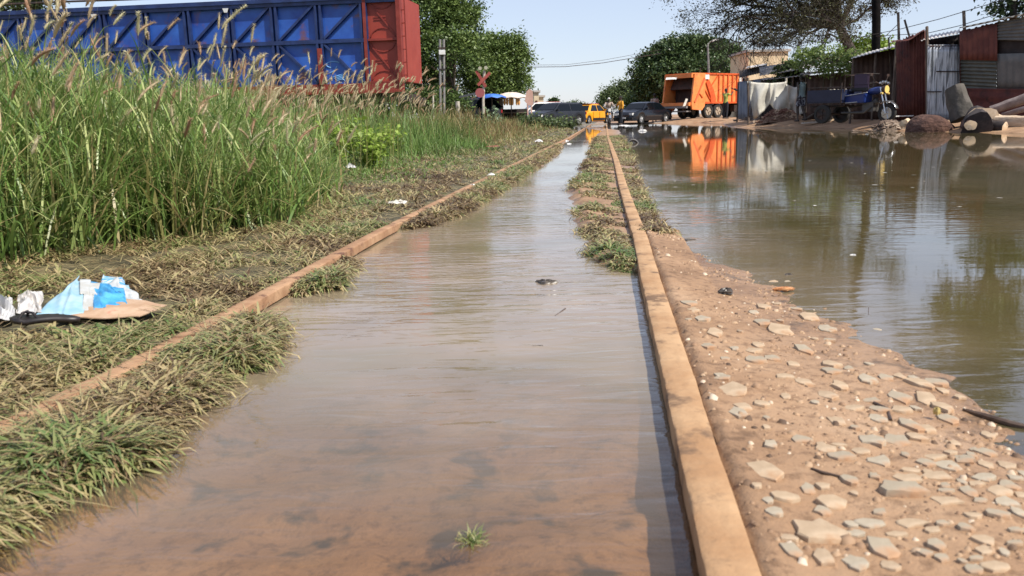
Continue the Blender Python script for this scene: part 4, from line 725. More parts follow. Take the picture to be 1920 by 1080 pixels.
mb.build('clamp', dark, tp)
# crossing sign: red saltire on a pale post with a red disc below and two pale lamps on top
cs = empty('crossing_sign', (P(905, 200, 36).x, 36, gh(P(905, 200, 36).x, 36)), 0, 'red X shaped railway crossing sign with pale lamps on a post', 'sign'); o_ = cs.location; zz = 35.92
mb = MB(); mb.tube([P(907, 225, 36)-o_, P(906, 190, 36)-o_, P(908, 132, 36)-o_], .055, 9); mb.build('post', cream, cs, smooth=True)
sg = mat('sign_red', (.26, .045, .035), .6, c2=(.34, .08, .06), sc=6)
for a, b in (((893, 133), (911, 163)), ((919, 136), (896, 160))):
    mb = MB(); mb.bar(P(*a, zz)-o_, P(*b, zz-.03 if a[0] > 900 else zz)-o_, .12, .03, (0, 1, 0)); mb.build('sign_blade', sg, cs)
mb = MB(); mb.disc(P(900, 174, 35.9)-o_, .19, (.15, 1, 0), .03, 20); mb.build('warning_disc', mat('faded_red', (.36, .10, .10), .6), cs)
for u, v in ((900, 128), (911, 127)):
    mb = MB(); mb.tube([P(u, v, 35.85)-o_, P(u, v, 36.15)-o_], [.075, .06], 12); mb.build('signal_lamp', mat('lamp_pale', (.42, .40, .30), .4), cs, smooth=True)
bar = MB(); bar.bar(P(862, 182, 38), P(897, 174, 36.2), .06, .08); o = bar.build('barrier_arm', galv); tag(o, 'thin grey barrier arm leaning against the crossing sign', 'barrier')
for u, vt, Y, r, lb in ((858, 190, 37, .09, 'thick pale concrete marker post before the dark parked car'), (812, 178, 30, .03, 'thin pale stake in the weeds right of the wagon')): pole(u, vt, u, 212, Y, r, 'marker_post', lb, 'post', cream)
def cable(pts, r, label):
    mb = MB(); mb.tube([P(*p) for p in pts], r, 5); o = mb.build('overhead_cable', dark); tag(o, label, 'cable')
cable([(-60, 12, 15), (0, 8.5, 15), (120, 3, 15), (240, -1, 15), (400, -7, 15)], .018, 'black cable crossing the top left corner above the wagon')
cable([(985, 126, 60), (1060, 125, 62), (1130, 118, 64), (1240, 100, 66)], .022, 'thin grey wire across the open sky, the lower one of the pair')
cable([(985, 122, 60), (1060, 121.5, 62), (1130, 113, 64), (1240, 93, 66)], .012, 'thin grey wire across the open sky, the upper one of the pair')
cable([(1600, 72, 33), (1690, 54, 29), (1760, 36, 27), (1860, 6, 25), (1900, -6, 24)], .011, 'wire rising over the red sheds, the upper of two')
cable([(1640, 68, 33), (1740, 62, 28), (1800, 48, 27), (1870, 26, 25)], .011, 'wire rising over the red sheds, the lower of two')
cable([(1590, 70, 36), (1660, 68, 32), (1683, 46, 29)], .011, 'short wire from the leaning roof post to the utility pole')
sl_ = empty('street_lamp', P(1329, 200, 66), 0, 'slender grey street lamp standing behind the orange truck', 'street lamp'); o_ = sl_.location
mb = MB(); mb.tube([P(1331, 225, 66)-o_, P(1329, 140, 66)-o_, P(1327, 84, 66)-o_], [.11, .09, .07], 8); mb.build('pole', galv, sl_, smooth=True)
mb = MB(); mb.tube([P(1327, 84, 66)-o_, P(1332, 78, 66)-o_, P(1338, 76, 66)-o_], [.05, .045, .04], 7); mb.build('arm', galv, sl_, smooth=True); mb = MB(); mb.box(P(1341, 75, 66)-o_, (.5, .25, .12), Matrix.Rotation(-.25, 3, 'Y')); mb.build('lamp_head', white, sl_)
# ---------------------------------------------------------------- buildings
beige = mat('beige_wall', (.62, .48, .30), .85, c2=(.70, .57, .38), sc=1.5); pink = mat('pinkish_wall', (.50, .30, .24), .85, c2=(.58, .38, .31), sc=4)
def wallbox(mb, ua, ub, vt, Y, depth, zb=None):
    a = P(ua, vt, Y); b = P(ub, vt, Y); z0 = gh(a.x, a.y)-.1 if zb is None else zb; mb.box(((a.x+b.x)/2, Y+depth/2, (z0+(a.z+b.z)/2)/2), (abs(b.x-a.x), depth, (a.z+b.z)/2-z0)); return a, b, z0
def house(ua, ub, vt, Y, depth, m, label, nwin=2, wv=.5):
    a = P(ua, vt, Y); b = P(ub, vt, Y); cx = (a.x+b.x)/2; z0 = gh(cx, Y)-.1; t = empty('house', (cx, Y, z0), 0, label, 'building'); W = abs(b.x-a.x); H = (a.z+b.z)/2-z0
    mb = MB(); mb.box((0, depth/2, H/2), (W, depth, H)); mb.build('wall', m, t); mb = MB(); mb.box((0, depth/2, H+.08), (W+.3, depth+.3, .16)); mb.build('roof', mat('roof_slab', (.45, .42, .38), .9), t)
    for k in range(nwin):
        mb = MB(); mb.box((-W/2+W*(k+.5)/nwin, -.01, H*wv), (min(1.0, W/nwin*.4), .06, min(1.1, H*.3))); mb.build('window', dark, t)
    return t
house(1404, 1478, 97, 62, 5, beige, 'tall yellowish beige house behind the thorn tree twigs', 3, .35)
house(1001, 1010, 173, 75, 4, beige, 'narrow pale beige tower house left of the open sky', 1, .6); house(1008, 1019, 182, 78, 4, mat('beige_two', (.58, .50, .38), .85), 'lower beige house beside the narrow tower house', 1, .6)
# corrugated sheet helper: panel between 4 picture corners at given distances
def corr(name, cor, m, parent=None, waves=12, amp=.012, along='u', org=Vector((0, 0, 0)), thick=.004, n2=4, rag=0, seed=3):
    a, b, c, d = [P(*q)-org for q in cor]   # top-left, top-right, bottom-right, bottom-left
    nrm = (b-a).cross(d-a).normalized(); r = random.Random(seed); jag = [r.uniform(-1, 1) for _ in range(200)]; nu = waves*8 if along == 'u' else 10; nv = n2 if along == 'u' else waves*8
    def fn(s, t):
        p = (a*(1-s)+b*s)*(1-t)+(d*(1-s)+c*s)*t; w_ = (s if along == 'u' else t)*waves
        if rag and t == 0: p = p+Vector((0, 0, rag*jag[int(s*17)]))
        return p+nrm*amp*math.sin(w_*2*PI)
    mb = MB(); mb.grid(fn, nu, nv); return mb.build(name, m, parent, smooth=True, solid=thick)
rs = mat('rusty_sheet', (.085, .022, .018), .75, c2=(.14, .04, .028), sc=2.2, c3=(.04, .015, .013), sc3=6, th3=(.5, .7)); rs2 = mat('maroon_sheet', (.10, .028, .022), .75, c2=(.16, .05, .035), sc=2.5)
zs = mat('zinc_sheet', (.40, .43, .47), .35, c2=(.52, .55, .59), sc=3, th=(.4, .6), c3=(.10, .11, .12), sc3=1.6, th3=(.50, .60), metal=.3, stretch=(9, 9, .5)); gs = mat('grey_green_sheet', (.085, .09, .075), .7, c2=(.13, .13, .11), sc=3); gy = mat('grey_sheet', (.10, .10, .095), .75, c2=(.15, .145, .135), sc=2)
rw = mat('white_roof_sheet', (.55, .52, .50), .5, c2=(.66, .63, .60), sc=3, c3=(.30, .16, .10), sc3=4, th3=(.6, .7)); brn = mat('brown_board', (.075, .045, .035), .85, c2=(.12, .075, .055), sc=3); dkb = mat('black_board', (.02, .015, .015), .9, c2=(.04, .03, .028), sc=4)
def shed_group():
    # left red shed
    o = Vector((P(1705, 150, 26).x, 26, gh(P(1705, 150, 26).x, 26))); t = empty('tin_shed', o, 0, 'dark red tin shed wall with a torn peaked top beside the zinc gate', 'shed')
    corr('wall', [(1680, 77, 26.6), (1712, 66, 26), (1712, 226, 26), (1682, 226, 26.6)], rs, t, 6, .02, org=o, rag=.03)
    corr('peaked_sheet', [(1709, 67, 25.98), (1735, 56, 25.7), (1738, 226, 25.7), (1709, 226, 25.98)], rs2, t, 5, .02, org=o, rag=.04, seed=6)
    mb = MB(); mb.grid(lambda s, q: P(1672+62*s, 79-22*s*s-1.5*math.sin(9*s), 25.6+.5*q)-o+Vector((0, .02*q, .02*q)), 14, 3); mb.build('bent_edge', rs, t, solid=.02)
    mb = MB()
    for u, Y in ((1682, 26.7), (1737, 25.8)):
        p = P(u, 80, Y)-o; mb.tube([(p.x, p.y+.05, -.2), p+Vector((0, .05, 0))], .04, 6)
    mb.build('corner_post', wood, t)
    corr('side_wall', [(1682, 78, 26.7), (1692, 80, 30), (1692, 215, 30), (1682, 226, 26.7)], rs, t, 8, .02, org=o)
    # zinc gate
    o = Vector((P(1770, 150, 25).x, 25, gh(P(1770, 150, 25).x, 25))); t = empty('zinc_gate', o, 0, 'shiny corrugated zinc gate between the two dark red sheds', 'gate')
    corr('gate_sheet', [(1740, 84, 24.9), (1800, 84, 25.5), (1801, 226, 25.5), (1738, 226, 24.9)], zs, t, 11, .035, org=o, n2=10)
    mb = MB()
    for a, b in (((1756, 134), (1801, 134)), ((1739, 172), (1765, 172)), ((1739, 86), (1800, 86))): mb.bar(P(*a, 24.85+(a[0]-1740)/100)-o, P(*b, 24.80+(b[0]-1740)/100)-o, .03, .035, (0, 1, 0))
    mb.build('cross_bar', dark, t); mb = MB()
    for u in (1738, 1802): mb.tube([P(u, 230, 25.05)-o, P(u, 70 if u > 1750 else 50, 25.05)-o], .045, 6)
    mb.build('gate_post', wood, t)
    # right shed
    o = Vector((P(1850, 150, 24).x, 24, gh(P(1850, 150, 24).x, 24))); t = empty('tin_shed', o, 0, 'wide dark patchwork tin shed filling the top right corner', 'shed')
    corr('maroon_panel', [(1799, 58, 24.9), (1870, 42, 23.9), (1870, 114, 23.9), (1800, 112, 24.9)], rs2, t, 7, .015, org=o, rag=.02)
    corr('ribbed_panel', [(1801, 112, 24.95), (1869, 113, 23.95), (1869, 170, 23.95), (1802, 166, 24.95)], gs, t, 8, .02, along='v', org=o)
    corr('lower_board', [(1802, 165, 24.9), (1990, 168, 22.2), (1990, 240, 22.2), (1802, 226, 24.9)], rs, t, 3, .01, along='v', org=o)
    corr('upper_panel', [(1868, 42, 23.95), (1990, 20, 22.25), (1990, 78, 22.25), (1868, 75, 23.95)], gy, t, 6, .015, along='v', org=o)
    corr('dark_gap', [(1869, 75, 24.05), (1990, 78, 22.4), (1990, 102, 22.4), (1869, 102, 24.05)], dkb, t, 2, .003, along='v', org=o)
    corr('grey_panel', [(1868, 101, 23.98), (1990, 98, 22.3), (1990, 172, 22.3), (1869, 168, 23.98)], gy, t, 9, .012, org=o)
    corr('roof', [(1798, 53, 24.8), (1990, 12, 22.1), (2010, 8, 26), (1830, 46, 29)], gy, t, 14, .02, org=o, thick=.01)
    corr('side_wall', [(1800, 60, 24.95), (1812, 66, 30), (1812, 215, 30), (1801, 226, 24.95)], rs, t, 8, .02, org=o)
    # roof behind the gate
    o = Vector((P(1765, 150, 27).x, 27, gh(P(1765, 150, 27).x, 27))); t = empty('lean_to_roof', o, 0, 'whitish lean-to roof edge above the zinc gate with a dark underside', 'shed roof')
    corr('roof_sheet', [(1727, 70, 28), (1800, 56, 28), (1800, 62, 25.4), (1727, 76, 25.4)], rw, t, 10, .02, org=o, thick=.01)
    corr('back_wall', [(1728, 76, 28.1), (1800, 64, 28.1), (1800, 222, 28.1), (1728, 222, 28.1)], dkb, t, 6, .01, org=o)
    mb = MB()
    for u in (1730, 1799): mb.tube([P(u, 228, 27.9)-o, P(u, 72-8*(u > 1750), 27.9)-o], .05, 6)
    mb.build('post', wood, t)
shed_group()
for (u0, v0, u1, v1, Y, r, lb) in ((1684, 23, 1685, 75, 29, .045, 'tall thin wooden post above the left end of the red shed'), (1696, 37, 1704, 66, 28.5, .035, 'short leaning stake above the middle of the left red shed'), (1738, 49, 1741, 92, 25.5, .03, 'forked wooden stick at the left side of the zinc gate top'), (1807, 20, 1808, 58, 26, .05, 'stubby wooden post above the maroon panel of the right shed'), (1666, 70, 1667, 88, 29, .03, 'low stake on the sloping whitish roof left of the red shed')):
    pole(u0, v0, u1, v1, Y, r, 'wooden_post', lb, 'post', wood, 6)
# shacks on the left of the sheds
def shack(ua, ub, vt, Ya, Yb, roofs, m, label, posts=3):
    o = Vector((P((ua+ub)/2, 150, (Ya+Yb)/2).x, (Ya+Yb)/2, .2)); o.z = gh(o.x, o.y); t = empty('shack', o, 0, label, 'shack')
    corr('wall', [(ua, vt[0], Ya), (ub, vt[1], Yb), (ub, 224, Yb), (ua, 224, Ya)], m, t, 9, .015, org=o)
    for i, (a, b, va, vb, th, up, mm) in enumerate(roofs): corr('roof_sheet', [(a, va-th, Ya+up+1.2), (b, vb-th, Yb+up+1.2), (b, vb, Yb-.7), (a, va, Ya-.7)], mm, t, 12, .011, org=o, thick=.012, seed=i)
    mb = MB()
    for k in range(posts):
        u = ua+(ub-ua)*k/(posts-1); p = P(u, vt[0]+(vt[1]-vt[0])*k/(posts-1), Ya+(Yb-Ya)*k/(posts-1)-.5)-o; mb.tube([(p.x, p.y, -.2), p], .04, 6)
    mb.build('post', wood, t); return t
shack(1600, 1684, (108, 90), 29.5, 29, [(1596, 1682, 110, 87, 4, 1, rw)], brn, 'brown shack under the sloping whitish roof sheet by the red shed')
shack(1512, 1612, (142, 132), 33, 31, [(1505, 1615, 128, 118, 6, 1.5, rw), (1500, 1606, 141, 130, 3.5, .3, mat('roof_grey_sheet', (.30, .28, .27), .6, c2=(.42, .38, .36), sc=4))], brn, 'brown board shack with striped tin roofs behind the three wheeler', 4)
shack(1428, 1516, (150, 140), 37, 34.5, [(1424, 1516, 142, 128, 16, 1.2, MATS['roof_grey_sheet']), (1430, 1512, 150, 141, 3, .2, rw)], dkb, 'dark shack with grey tin roof behind the hanging tarp', 4)
shack(1384, 1436, (154, 146), 44, 41, [(1386, 1438, 146, 134, 13, 1.2, dkb), (1400, 1438, 128, 122, 3, 2.5, rw)], mat('bluish_wall', (.22, .25, .32), .8, c2=(.30, .33, .40), sc=2), 'low shack with black sagging roof at the nose of the truck', 3)
# beige rubble wall strip and kerbs on the bank
def slab(ua, ub, va, Y, h, m, name, label, cat, d=.5):
    a = P(ua, va, Y); b = P(ub, va, Y); c = (a+b)/2; mb = MB(); n = 14
    mb.grid(lambda s, t: (-(b.x-a.x)/2+(b.x-a.x)*s, -d/2*math.cos(t*PI)+.04*math.sin(13*s+3*t), h*math.sin(t*PI)*(1+.25*math.sin(11*s+t*5)+.12*math.sin(29*s))*(min(1, 6*s*(1-s)*1.5))), n*2, 8); o = mb.build(name, m, smooth=True); o.location = (c.x, Y, gh(c.x, Y)-.04); tag(o, label, cat); return o
# ---------------------------------------------------------------- tarp line
cloth = mat('pale_tarp', (.56, .54, .47), .8, c2=(.66, .63, .56), sc=4, bump=.01, bsc=6)
def tarp(poly_top, poly_bot, Y, label, seed):
    o = P(poly_top[0][0], poly_top[0][1], Y); n = 30; r = random.Random(seed); ph = r.uniform(0, 6)
    tu = [p[0] for p in poly_top]; tv = [p[1] for p in poly_top]; bu = [p[0] for p in poly_bot]; bv = [p[1] for p in poly_bot]
    def fn(s, t):
        ut = tu[0]+(tu[-1]-tu[0])*s; vt_ = float(np.interp(ut, tu, tv)); ub = bu[0]+(bu[-1]-bu[0])*s; vb = float(np.interp(ub, bu, bv)); u = ut+(ub-ut)*t; v = vt_+(vb-vt_)*t
        return P(u, v+1.2*math.sin(s*23+ph)*t, Y+.16*math.sin(s*8+ph+t*3.5*math.sin(s*5))*(.25+t)+.04*math.sin(s*27+t*9+2*math.sin(s*11))+.14*math.sin(t*6+s*9)*t)-o
    mb = MB(); mb.grid(fn, n*2, n//2); ob = mb.build('hanging_tarp', cloth, smooth=True, solid=.006); ob.location = o; tag(ob, label, 'tarp'); return ob
tarp([(1401, 152), (1420, 155), (1445, 156), (1470, 154), (1474, 152)], [(1413, 222), (1421, 220), (1432, 208), (1444, 196), (1456, 208), (1479, 210)], 34.5, 'grey white tarp hung on a line with a notched lower edge', 1)
tarp([(1474, 158), (1490, 164), (1508, 160), (1518, 152)], [(1479, 206), (1490, 214), (1500, 216), (1526, 203)], 34.2, 'cream cloth hung behind the man in the grey vest', 2)
for u, vt_, lb in ((1402, 146, 'thin post holding the left corner of the tarp'), (1474, 146, 'wrapped pale post between the two hung cloths'), (1521, 146, 'thin post holding the right corner of the cream cloth')): pole(u, vt_, u+1, 218, 34.6, .045, 'line_post', lb, 'post', wood if u != 1474 else cream)
# heap of rubbish below the tarp, sandy spoil, planks
def heap(u, v, Y, W, H, label, seed, cols, nbits=420, name='rubbish_heap', D=None):
    c = P(u, v, Y); D = D or W*.6; z0 = gh(c.x, Y); t = empty(name, (c.x, Y, z0-.03), 0, label, 'heap'); r = random.Random(seed); mb = MB()
    prof = lambda x, y: max(0, 1-(2*x/W)**2-(2*y/D)**2)**.7*H*(1+.3*math.sin(9*x+seed)*math.sin(8*y))
    mb.grid(lambda s, q: ((s-.5)*W, (q-.5)*D, prof((s-.5)*W, (q-.5)*D)), 20, 14); mb.build('mound', mat('spoil_'+name, cols[0], .9, c2=cols[1], sc=5, bump=.03, bsc=14), t, smooth=False)
    mb = MB()
    for i in range(nbits):
        x = r.gauss(0, .24)*W; y = r.gauss(0, .22)*D; z = prof(x, y); a = r.uniform(0, 6); s = r.uniform(.02, .09)
        mb.box((x, y, z+.02), (s*2, s, s*.5), Matrix.Rotation(a, 3, 'Z') @ Matrix.Rotation(r.uniform(-.9, .9), 3, 'X') @ Matrix.Rotation(r.uniform(-.6, .6), 3, 'Y'))
    b_ = mb.build('debris', mat('debris_'+name, cols[2], .8, c2=cols[3], sc=1.7, th=(.45, .55)), t); b_['kind'] = 'stuff'; return t
heap(1466, 222, 33.6, 1.7, .38, 'reddish brown heap of rubbish under the hung tarps', 4, ((.14, .08, .05), (.24, .15, .10), (.16, .07, .045), (.42, .30, .2)))
heap(1590, 228, 31, 1.6, .12, 'low sandy spoil strip under the three wheeler', 5, ((.40, .28, .17), (.50, .37, .24), (.40, .28, .17), (.52, .42, .3)), 80, 'sand_strip', .6)
heap(1668, 236, 23.6, .95, .22, 'twiggy brown heap of debris around the front wheel', 6, ((.12, .085, .06), (.2, .15, .11), (.15, .10, .07), (.3, .23, .17)), 260, 'debris_heap', .8)
heap(1425, 226, 40, 1.9, .16, 'low dark muddy mound left of the tarp', 8, ((.09, .06, .045), (.16, .11, .08), (.12, .08, .06), (.45, .36, .28)), 100, 'mud_mound', .9)
mb = MB(); mb.bar(P(1512, 222, 32.6), P(1540, 205, 32.8), .14, .03); o = mb.build('plank', wood); tag(o, 'brown plank leaning up beside the cream cloth', 'plank')
mb = MB(); mb.bar(P(1505, 232, 30.5)+Vector((0, 0, .02)), P(1546, 228, 30.8), .18, .04); o = mb.build('plank', cream); tag(o, 'pale plank lying at the water below the man in the vest', 'plank')
mb = MB(); mb.bar(P(1675, 218, 25.2), P(1712, 217, 25.4), .05, .03); o = mb.build('plank', white); tag(o, 'thin white board on the ground right of the front wheel', 'plank')
# ---------------------------------------------------------------- logs
logl = mat('log_bark', (.06, .028, .02), .95, c2=(.12, .06, .042), sc=6, bump=.07, bsc=9); logg = mat('log_grey', (.07, .062, .05), .9, c2=(.105, .092, .078), sc=5, bump=.02, bsc=9); logp = mat('log_pale', (.46, .34, .23), .8, c2=(.58, .46, .33), sc=4, c3=(.15, .09, .06), sc3=6, th3=(.62, .7), bump=.02, bsc=8, stretch=(.4, 1, 2)); cut = mat('log_cut', (.60, .44, .28), .8, c2=(.70, .55, .39), sc=7, c3=(.30, .18, .11), sc3=9, th3=(.6, .68))
def log(name, a, b, ra, rb, m, label, seed=1, n=18, k=9, cutm=None, sq=1.0):
    a = Vector(a); b = Vector(b); o = (a+b)/2; d = (b-a).normalized(); up = Vector((0, 0, 1)) if abs(d.z) < .9 else Vector((1, 0, 0)); x = up.cross(d).normalized(); y = d.cross(x); r = random.Random(seed); p1, p2 = r.uniform(0, 6), r.uniform(0, 6)
    t = empty(name, o, 0, label, 'log'); mb = MB()
    def fn(s, q):
        th = s*2*PI; rr = (ra+(rb-ra)*q)*(1+.10*math.sin(2*th+p1+q*2)+.06*math.sin(5*th+p2+q*4)+.04*math.sin(9*q*3+th)); return a-o+(b-a)*q+x*math.cos(th)*rr+y*math.sin(th)*rr*sq+Vector((0, 0, .06*math.sin(q*5+p1)*ra))
    mb.grid(fn, n, k); mb.build('bark', m, t, smooth=True)
    for q, sgn in ((0, 1), (1, -1)):
        mb = MB(); ring = [Vector(fn(s/n, q)) for s in range(n)]; c = sum(ring, Vector())/n-d*.012*sgn; vs = [c]+ring; mb.add(vs, [(0, i+1, (i+1) % n+1) for i in range(n)]); mb.build('cut_end', cutm or cut, t)
    return t
mb = MB(); mb.grid(lambda s, q: Vector((math.cos(s*2*PI)*math.sin(q*PI)*.60*(1+.10*math.sin(3*s*2*PI+1)), math.sin(s*2*PI)*math.sin(q*PI)*.5, (math.cos(q*PI)*.60-.12*math.sin(s*4*PI+1)*math.sin(q*PI))*(1-.35*math.cos(s*2*PI)*math.sin(q*PI)))), 28, 14); ob = mb.build('root_mass', logl, smooth=True); ob.scale = (1, 1, .66); ob.location = P(1746, 246, 21.6); tag(ob, 'rounded reddish brown root mass at the water left of the leaning stump', 'root mass')
log('leaning_stump', P(1788, 166, 21.6), P(1808, 222, 21.3), .235, .27, logg, 'thick round grey log leaning upright before the zinc gate', 3, k=6, cutm=logg)
log('log', P(1820, 236, 19.7), P(1812, 232, 20.4), .12, .13, logl, 'short dark log with pale cut end below the leaning stump', 4, k=5)
lb_m = mat('log_shade_dark', (.022, .016, .016), .9, c2=(.05, .036, .032), sc=5)  # shade on the camera side of the logs is put into this dark colour
log('log', P(1836, 226, 20.9), P(1831, 240, 19.8), .33, .33, lb_m, 'large log end with its shaded face coloured dark, before the pale cut log', 5, k=5, cutm=lb_m)
log('log', P(1843, 238, 21.2), P(1840, 225, 20.3), .33, .35, logl, 'pale cut log face showing as a crescent behind the dark log end', 15, k=4)
log('log', P(1858, 224, 20.4), P(1872, 226, 20.6), .17, .16, cut, 'pale debarked log chunk lying on top of the dark log', 6, k=5)
log('log', P(1868, 230, 20.2), P(2010, 232, 19.0), .17, .20, logp, 'long pale debarked log lying along the water at the right edge', 7, k=12)
log('log', P(1856, 236, 19.9), P(1884, 240, 19.6), .13, .12, MATS['log_shade_dark'], 'small dark log wedged under the long pale log', 9, k=4)
log('branch', P(1858, 208, 22), P(1990, 160, 21.2), .12, .15, mat('branch_grey', (.17, .13, .12), .85, c2=(.26, .21, .19), sc=5), 'grey brown branch leaning up to the right against the shed', 8, k=8)
log('branch', P(1880, 216, 21.8), P(2000, 182, 20.6), .06, .08, MATS['branch_grey'], 'thinner grey branch leaning below the thick one', 10, k=8, n=10)
log('log', P(1694, 232, 22.4), P(1702, 229, 22.9), .10, .09, cut, 'small pale log butt between the front wheel and the root mass', 11, k=3, n=12)
# ---------------------------------------------------------------- cars
glassm = mat('car_glass', (.004, .006, .008), .06, spec=.25); chrome = mat('chrome', (.62, .62, .62), .22, metal=.9); tyrem = mat('tyre_rubber', (.018, .017, .016), .8); rimm = mat('rim', (.50, .50, .50), .35, metal=.6); lampm = mat('headlamp', (.75, .75, .72), .12); tail = mat('tail_lamp', (.35, .02, .02), .25)
def wheel(t, x, y, z, r, w, rim=rimm):
    s = 1 if y > 0 else -1
    mb = MB(); pr_ = [(r*.62, -w/2), (r*.93, -w/2), (r, -w*.3), (r, w*.3), (r*.93, w/2), (r*.62, w/2)]; n = 26
    vs = [(x+a*math.cos(2*PI*k/n), y+b, z+a*math.sin(2*PI*k/n)) for a, b in pr_ for k in range(n)]; mb.add(vs, [(i*n+k, i*n+(k+1) % n, (i+1)*n+(k+1) % n, (i+1)*n+k) for i in range(5) for k in range(n)]); o = mb.build('wheel', tyrem, t, smooth=True)
    mb = MB(); mb.disc((x, y+s*w*.2, z), r*.63, (0, 1, 0), w*.3, 22)
    mb.disc((x, y+s*w*.42, z), r*.15, (0, 1, 0), w*.16, 12)
    for k in range(5):
        a = 2*PI*k/5; mb.bar((x+r*.1*math.cos(a), y+s*w*.39, z+r*.1*math.sin(a)), (x+r*.6*math.cos(a), y+s*w*.39, z+r*.6*math.sin(a)), w*.1, r*.16, (0, 1, 0))
    mb.build('rim', rim, o)
def car(t, body, L=4.4, W=1.74, H=1.42, kind='sedan', roofm=None):
    """local +x forward; lofted shell"""
    if kind == 'sedan': prof = [(-.5, .42), (-.495, .78), (-.46, .86), (-.33, .92), (-.20, 1.34), (-.10, 1.42), (.06, 1.42), (.13, 1.36), (.26, .93), (.44, .80), (.49, .62), (.5, .42)]
    else: prof = [(-.5, .42), (-.495, .85), (-.475, .98), (-.43, 1.30), (-.38, 1.42), (0, 1.45), (.09, 1.40), (.24, .96), (.42, .84), (.485, .66), (.5, .42)]
    k = H/1.42; prof = [(a*L, b*k) for a, b in prof]; xs = np.linspace(-L/2, L/2, 45); top = np.interp(xs, [p[0] for p in prof], [p[1] for p in prof]); belt = np.minimum(top, .92*k+0*xs); wr = .31*k; ax = (-L*.31, L*.31)
    mb = MB(); vs = []
    for x, tz, bz in zip(xs, top, belt):
        e = abs(x)/(L/2); nar = 1-.16*max(0, (e-.80)/.2)**1.6; bot = .20
        for a in ax:
            dd = abs(x-a)
            if dd < wr*1.18: bot = max(bot, math.sqrt(max(0, (wr*1.18)**2-dd**2))+.28*k)
        w2 = W/2*nar; tum = w2-(tz-bz)*.36-.03*(tz > bz+.02); col = [(w2*.96, bot), (w2, bot+.02+.3*(bz-bot)), (w2*.985, bz-.05), (w2*.95, bz), (tum, max(bz, tz-.03)), (tum-.09, tz), (0, tz+.015)]
        vs += [(x, a, b) for a, b in col]+[(x, -a, b) for a, b in col[-2::-1]]
    n = 13; mb.add(vs, [(i*n+j, i*n+j+1, (i+1)*n+j+1, (i+1)*n+j) for i in range(44) for j in range(n-1)]+[tuple(range(n)), tuple(44*n+j for j in range(n))[::-1]])
    mb.build('body', body, t, smooth=True)
    tp_ = [(x, z) for x, z in prof if z > 1.3*k]; xf, xb = tp_[-1][0], tp_[0][0]; bf = [p for p in prof if p[0] > xf][0]; bb = [p for p in prof if p[0] < xb][-1]; z0 = .93*k; zt = 1.34*k
    def xa(z, f): p, q = (tp_[-1], bf) if f else (tp_[0], bb); return q[0]+(p[0]-q[0])*(z-q[1])/(p[1]-q[1])
    for s in (-1, 1):   # side glass, front and rear
        wy = lambda z: s*(W/2*.95-(z-.92*k)*.36-.012+.03)
        cx = (xf+xb)/2+.05
        for a0, a1, b0, b1 in ((xa(z0, 1)-.16, cx+.05, xa(zt, 1)-.12, cx+.05), (cx-.05, xa(z0, 0)+.28, cx-.05, xa(zt, 0)+.16)):
            m2 = MB(); q = [(a0, wy(z0), z0), (a1, wy(z0), z0), (b1, wy(zt), zt), (b0, wy(zt), zt)]; m2.add(q+[(p[0], p[1]-s*.03, p[2]) for p in q], [(0, 1, 2, 3), (7, 6, 5, 4)]+[(i, (i+1) % 4, (i+1) % 4+4, i+4) for i in range(4)]); m2.build('window', glassm, t)
        m2 = MB(); m2.box((xa(z0, 1)-.28, s*(W/2+.06), z0+.06), (.10, .16, .12)); m2.build('mirror', body, t)
        for zz_ in (.62,): m2 = MB(); m2.box((0, s*(W/2+.008), .50*k), (L*.40, .03, .05)); m2.build('side_trim', dark, t)
        m2 = MB(); m2.box((L*.475, s*W*.34, .64*k), (.16, .34, .14), Matrix.Rotation(-s*.25, 3, 'Z')); m2.build('headlight', lampm, t)
        m2 = MB(); m2.box((-L*.492, s*W*.38, .76*k), (.08, .24, .18)); m2.build('tail_light', tail, t)
    for f in (1, 0):
        lo, hi = (bf, tp_[-1]) if f else (bb, tp_[0]); m2 = MB(); sx = .015 if f else -.015
        ql = Vector((lo[0]*.93+hi[0]*.07+sx, 0, lo[1]*.93+hi[1]*.07+.02)); qh = Vector((lo[0]*.1+hi[0]*.9+sx, 0, lo[1]*.1+hi[1]*.9+.02)); wl = W/2*.86; wh = W/2*.70
        m2.add([(ql.x, -wl, ql.z), (ql.x, wl, ql.z), (qh.x, wh, qh.z), (qh.x, -wh, qh.z)], [(0, 1, 2, 3)]); m2.build('windscreen' if f else 'rear_window', glassm, t, solid=.012)
    m2 = MB(); m2.box((L*.49, 0, .52*k), (.09, W*.5, .13)); m2.build('grille', dark, t)
    m2 = MB(); m2.box((L*.497, 0, .36), (.10, W*.86, .14)); m2.box((-L*.497, 0, .40), (.10, W*.86, .14)); m2.build('bumper', body if roofm is None else dark, t)
    m2 = MB(); m2.box((L*.505+.03, 0, .40), (.02, .5, .11)); m2.build('number_plate', white, t)
    for a in ax:
        for s in (-1, 1): wheel(t, a, s*(W/2-.11), wr, wr, .20)
    if roofm:
        m2 = MB(); m2.box(((xf+xb)/2, 0, H+.015), ((xf-xb)*.96, W*.66, .03)); m2.build('roof_panel', roofm, t)
black = mat('black_paint', (.006, .007, .011), .25, coat=.25, spec=.4); graph = mat('graphite_paint', (.016, .018, .024), .38, coat=.1, spec=.35, c2=(.026, .028, .034), sc=2); yel = mat('taxi_yellow', (.80, .36, .015), .35, coat=.3); redp = mat('red_paint', (.42, .03, .03), .35)
def place(name, u, Y, rz, label, cat, z=None):
    x = P(u, 225, Y).x; return empty(name, (x, Y, gh(x, Y) if z is None else z), rz, label, cat)
t = place('parked_car', 1042, 57, math.radians(226), 'dark grey station car parked with its nose in the verge bushes', 'car', 0.0); car(t, graph, 4.5, 1.75, 1.46, 'hatch')
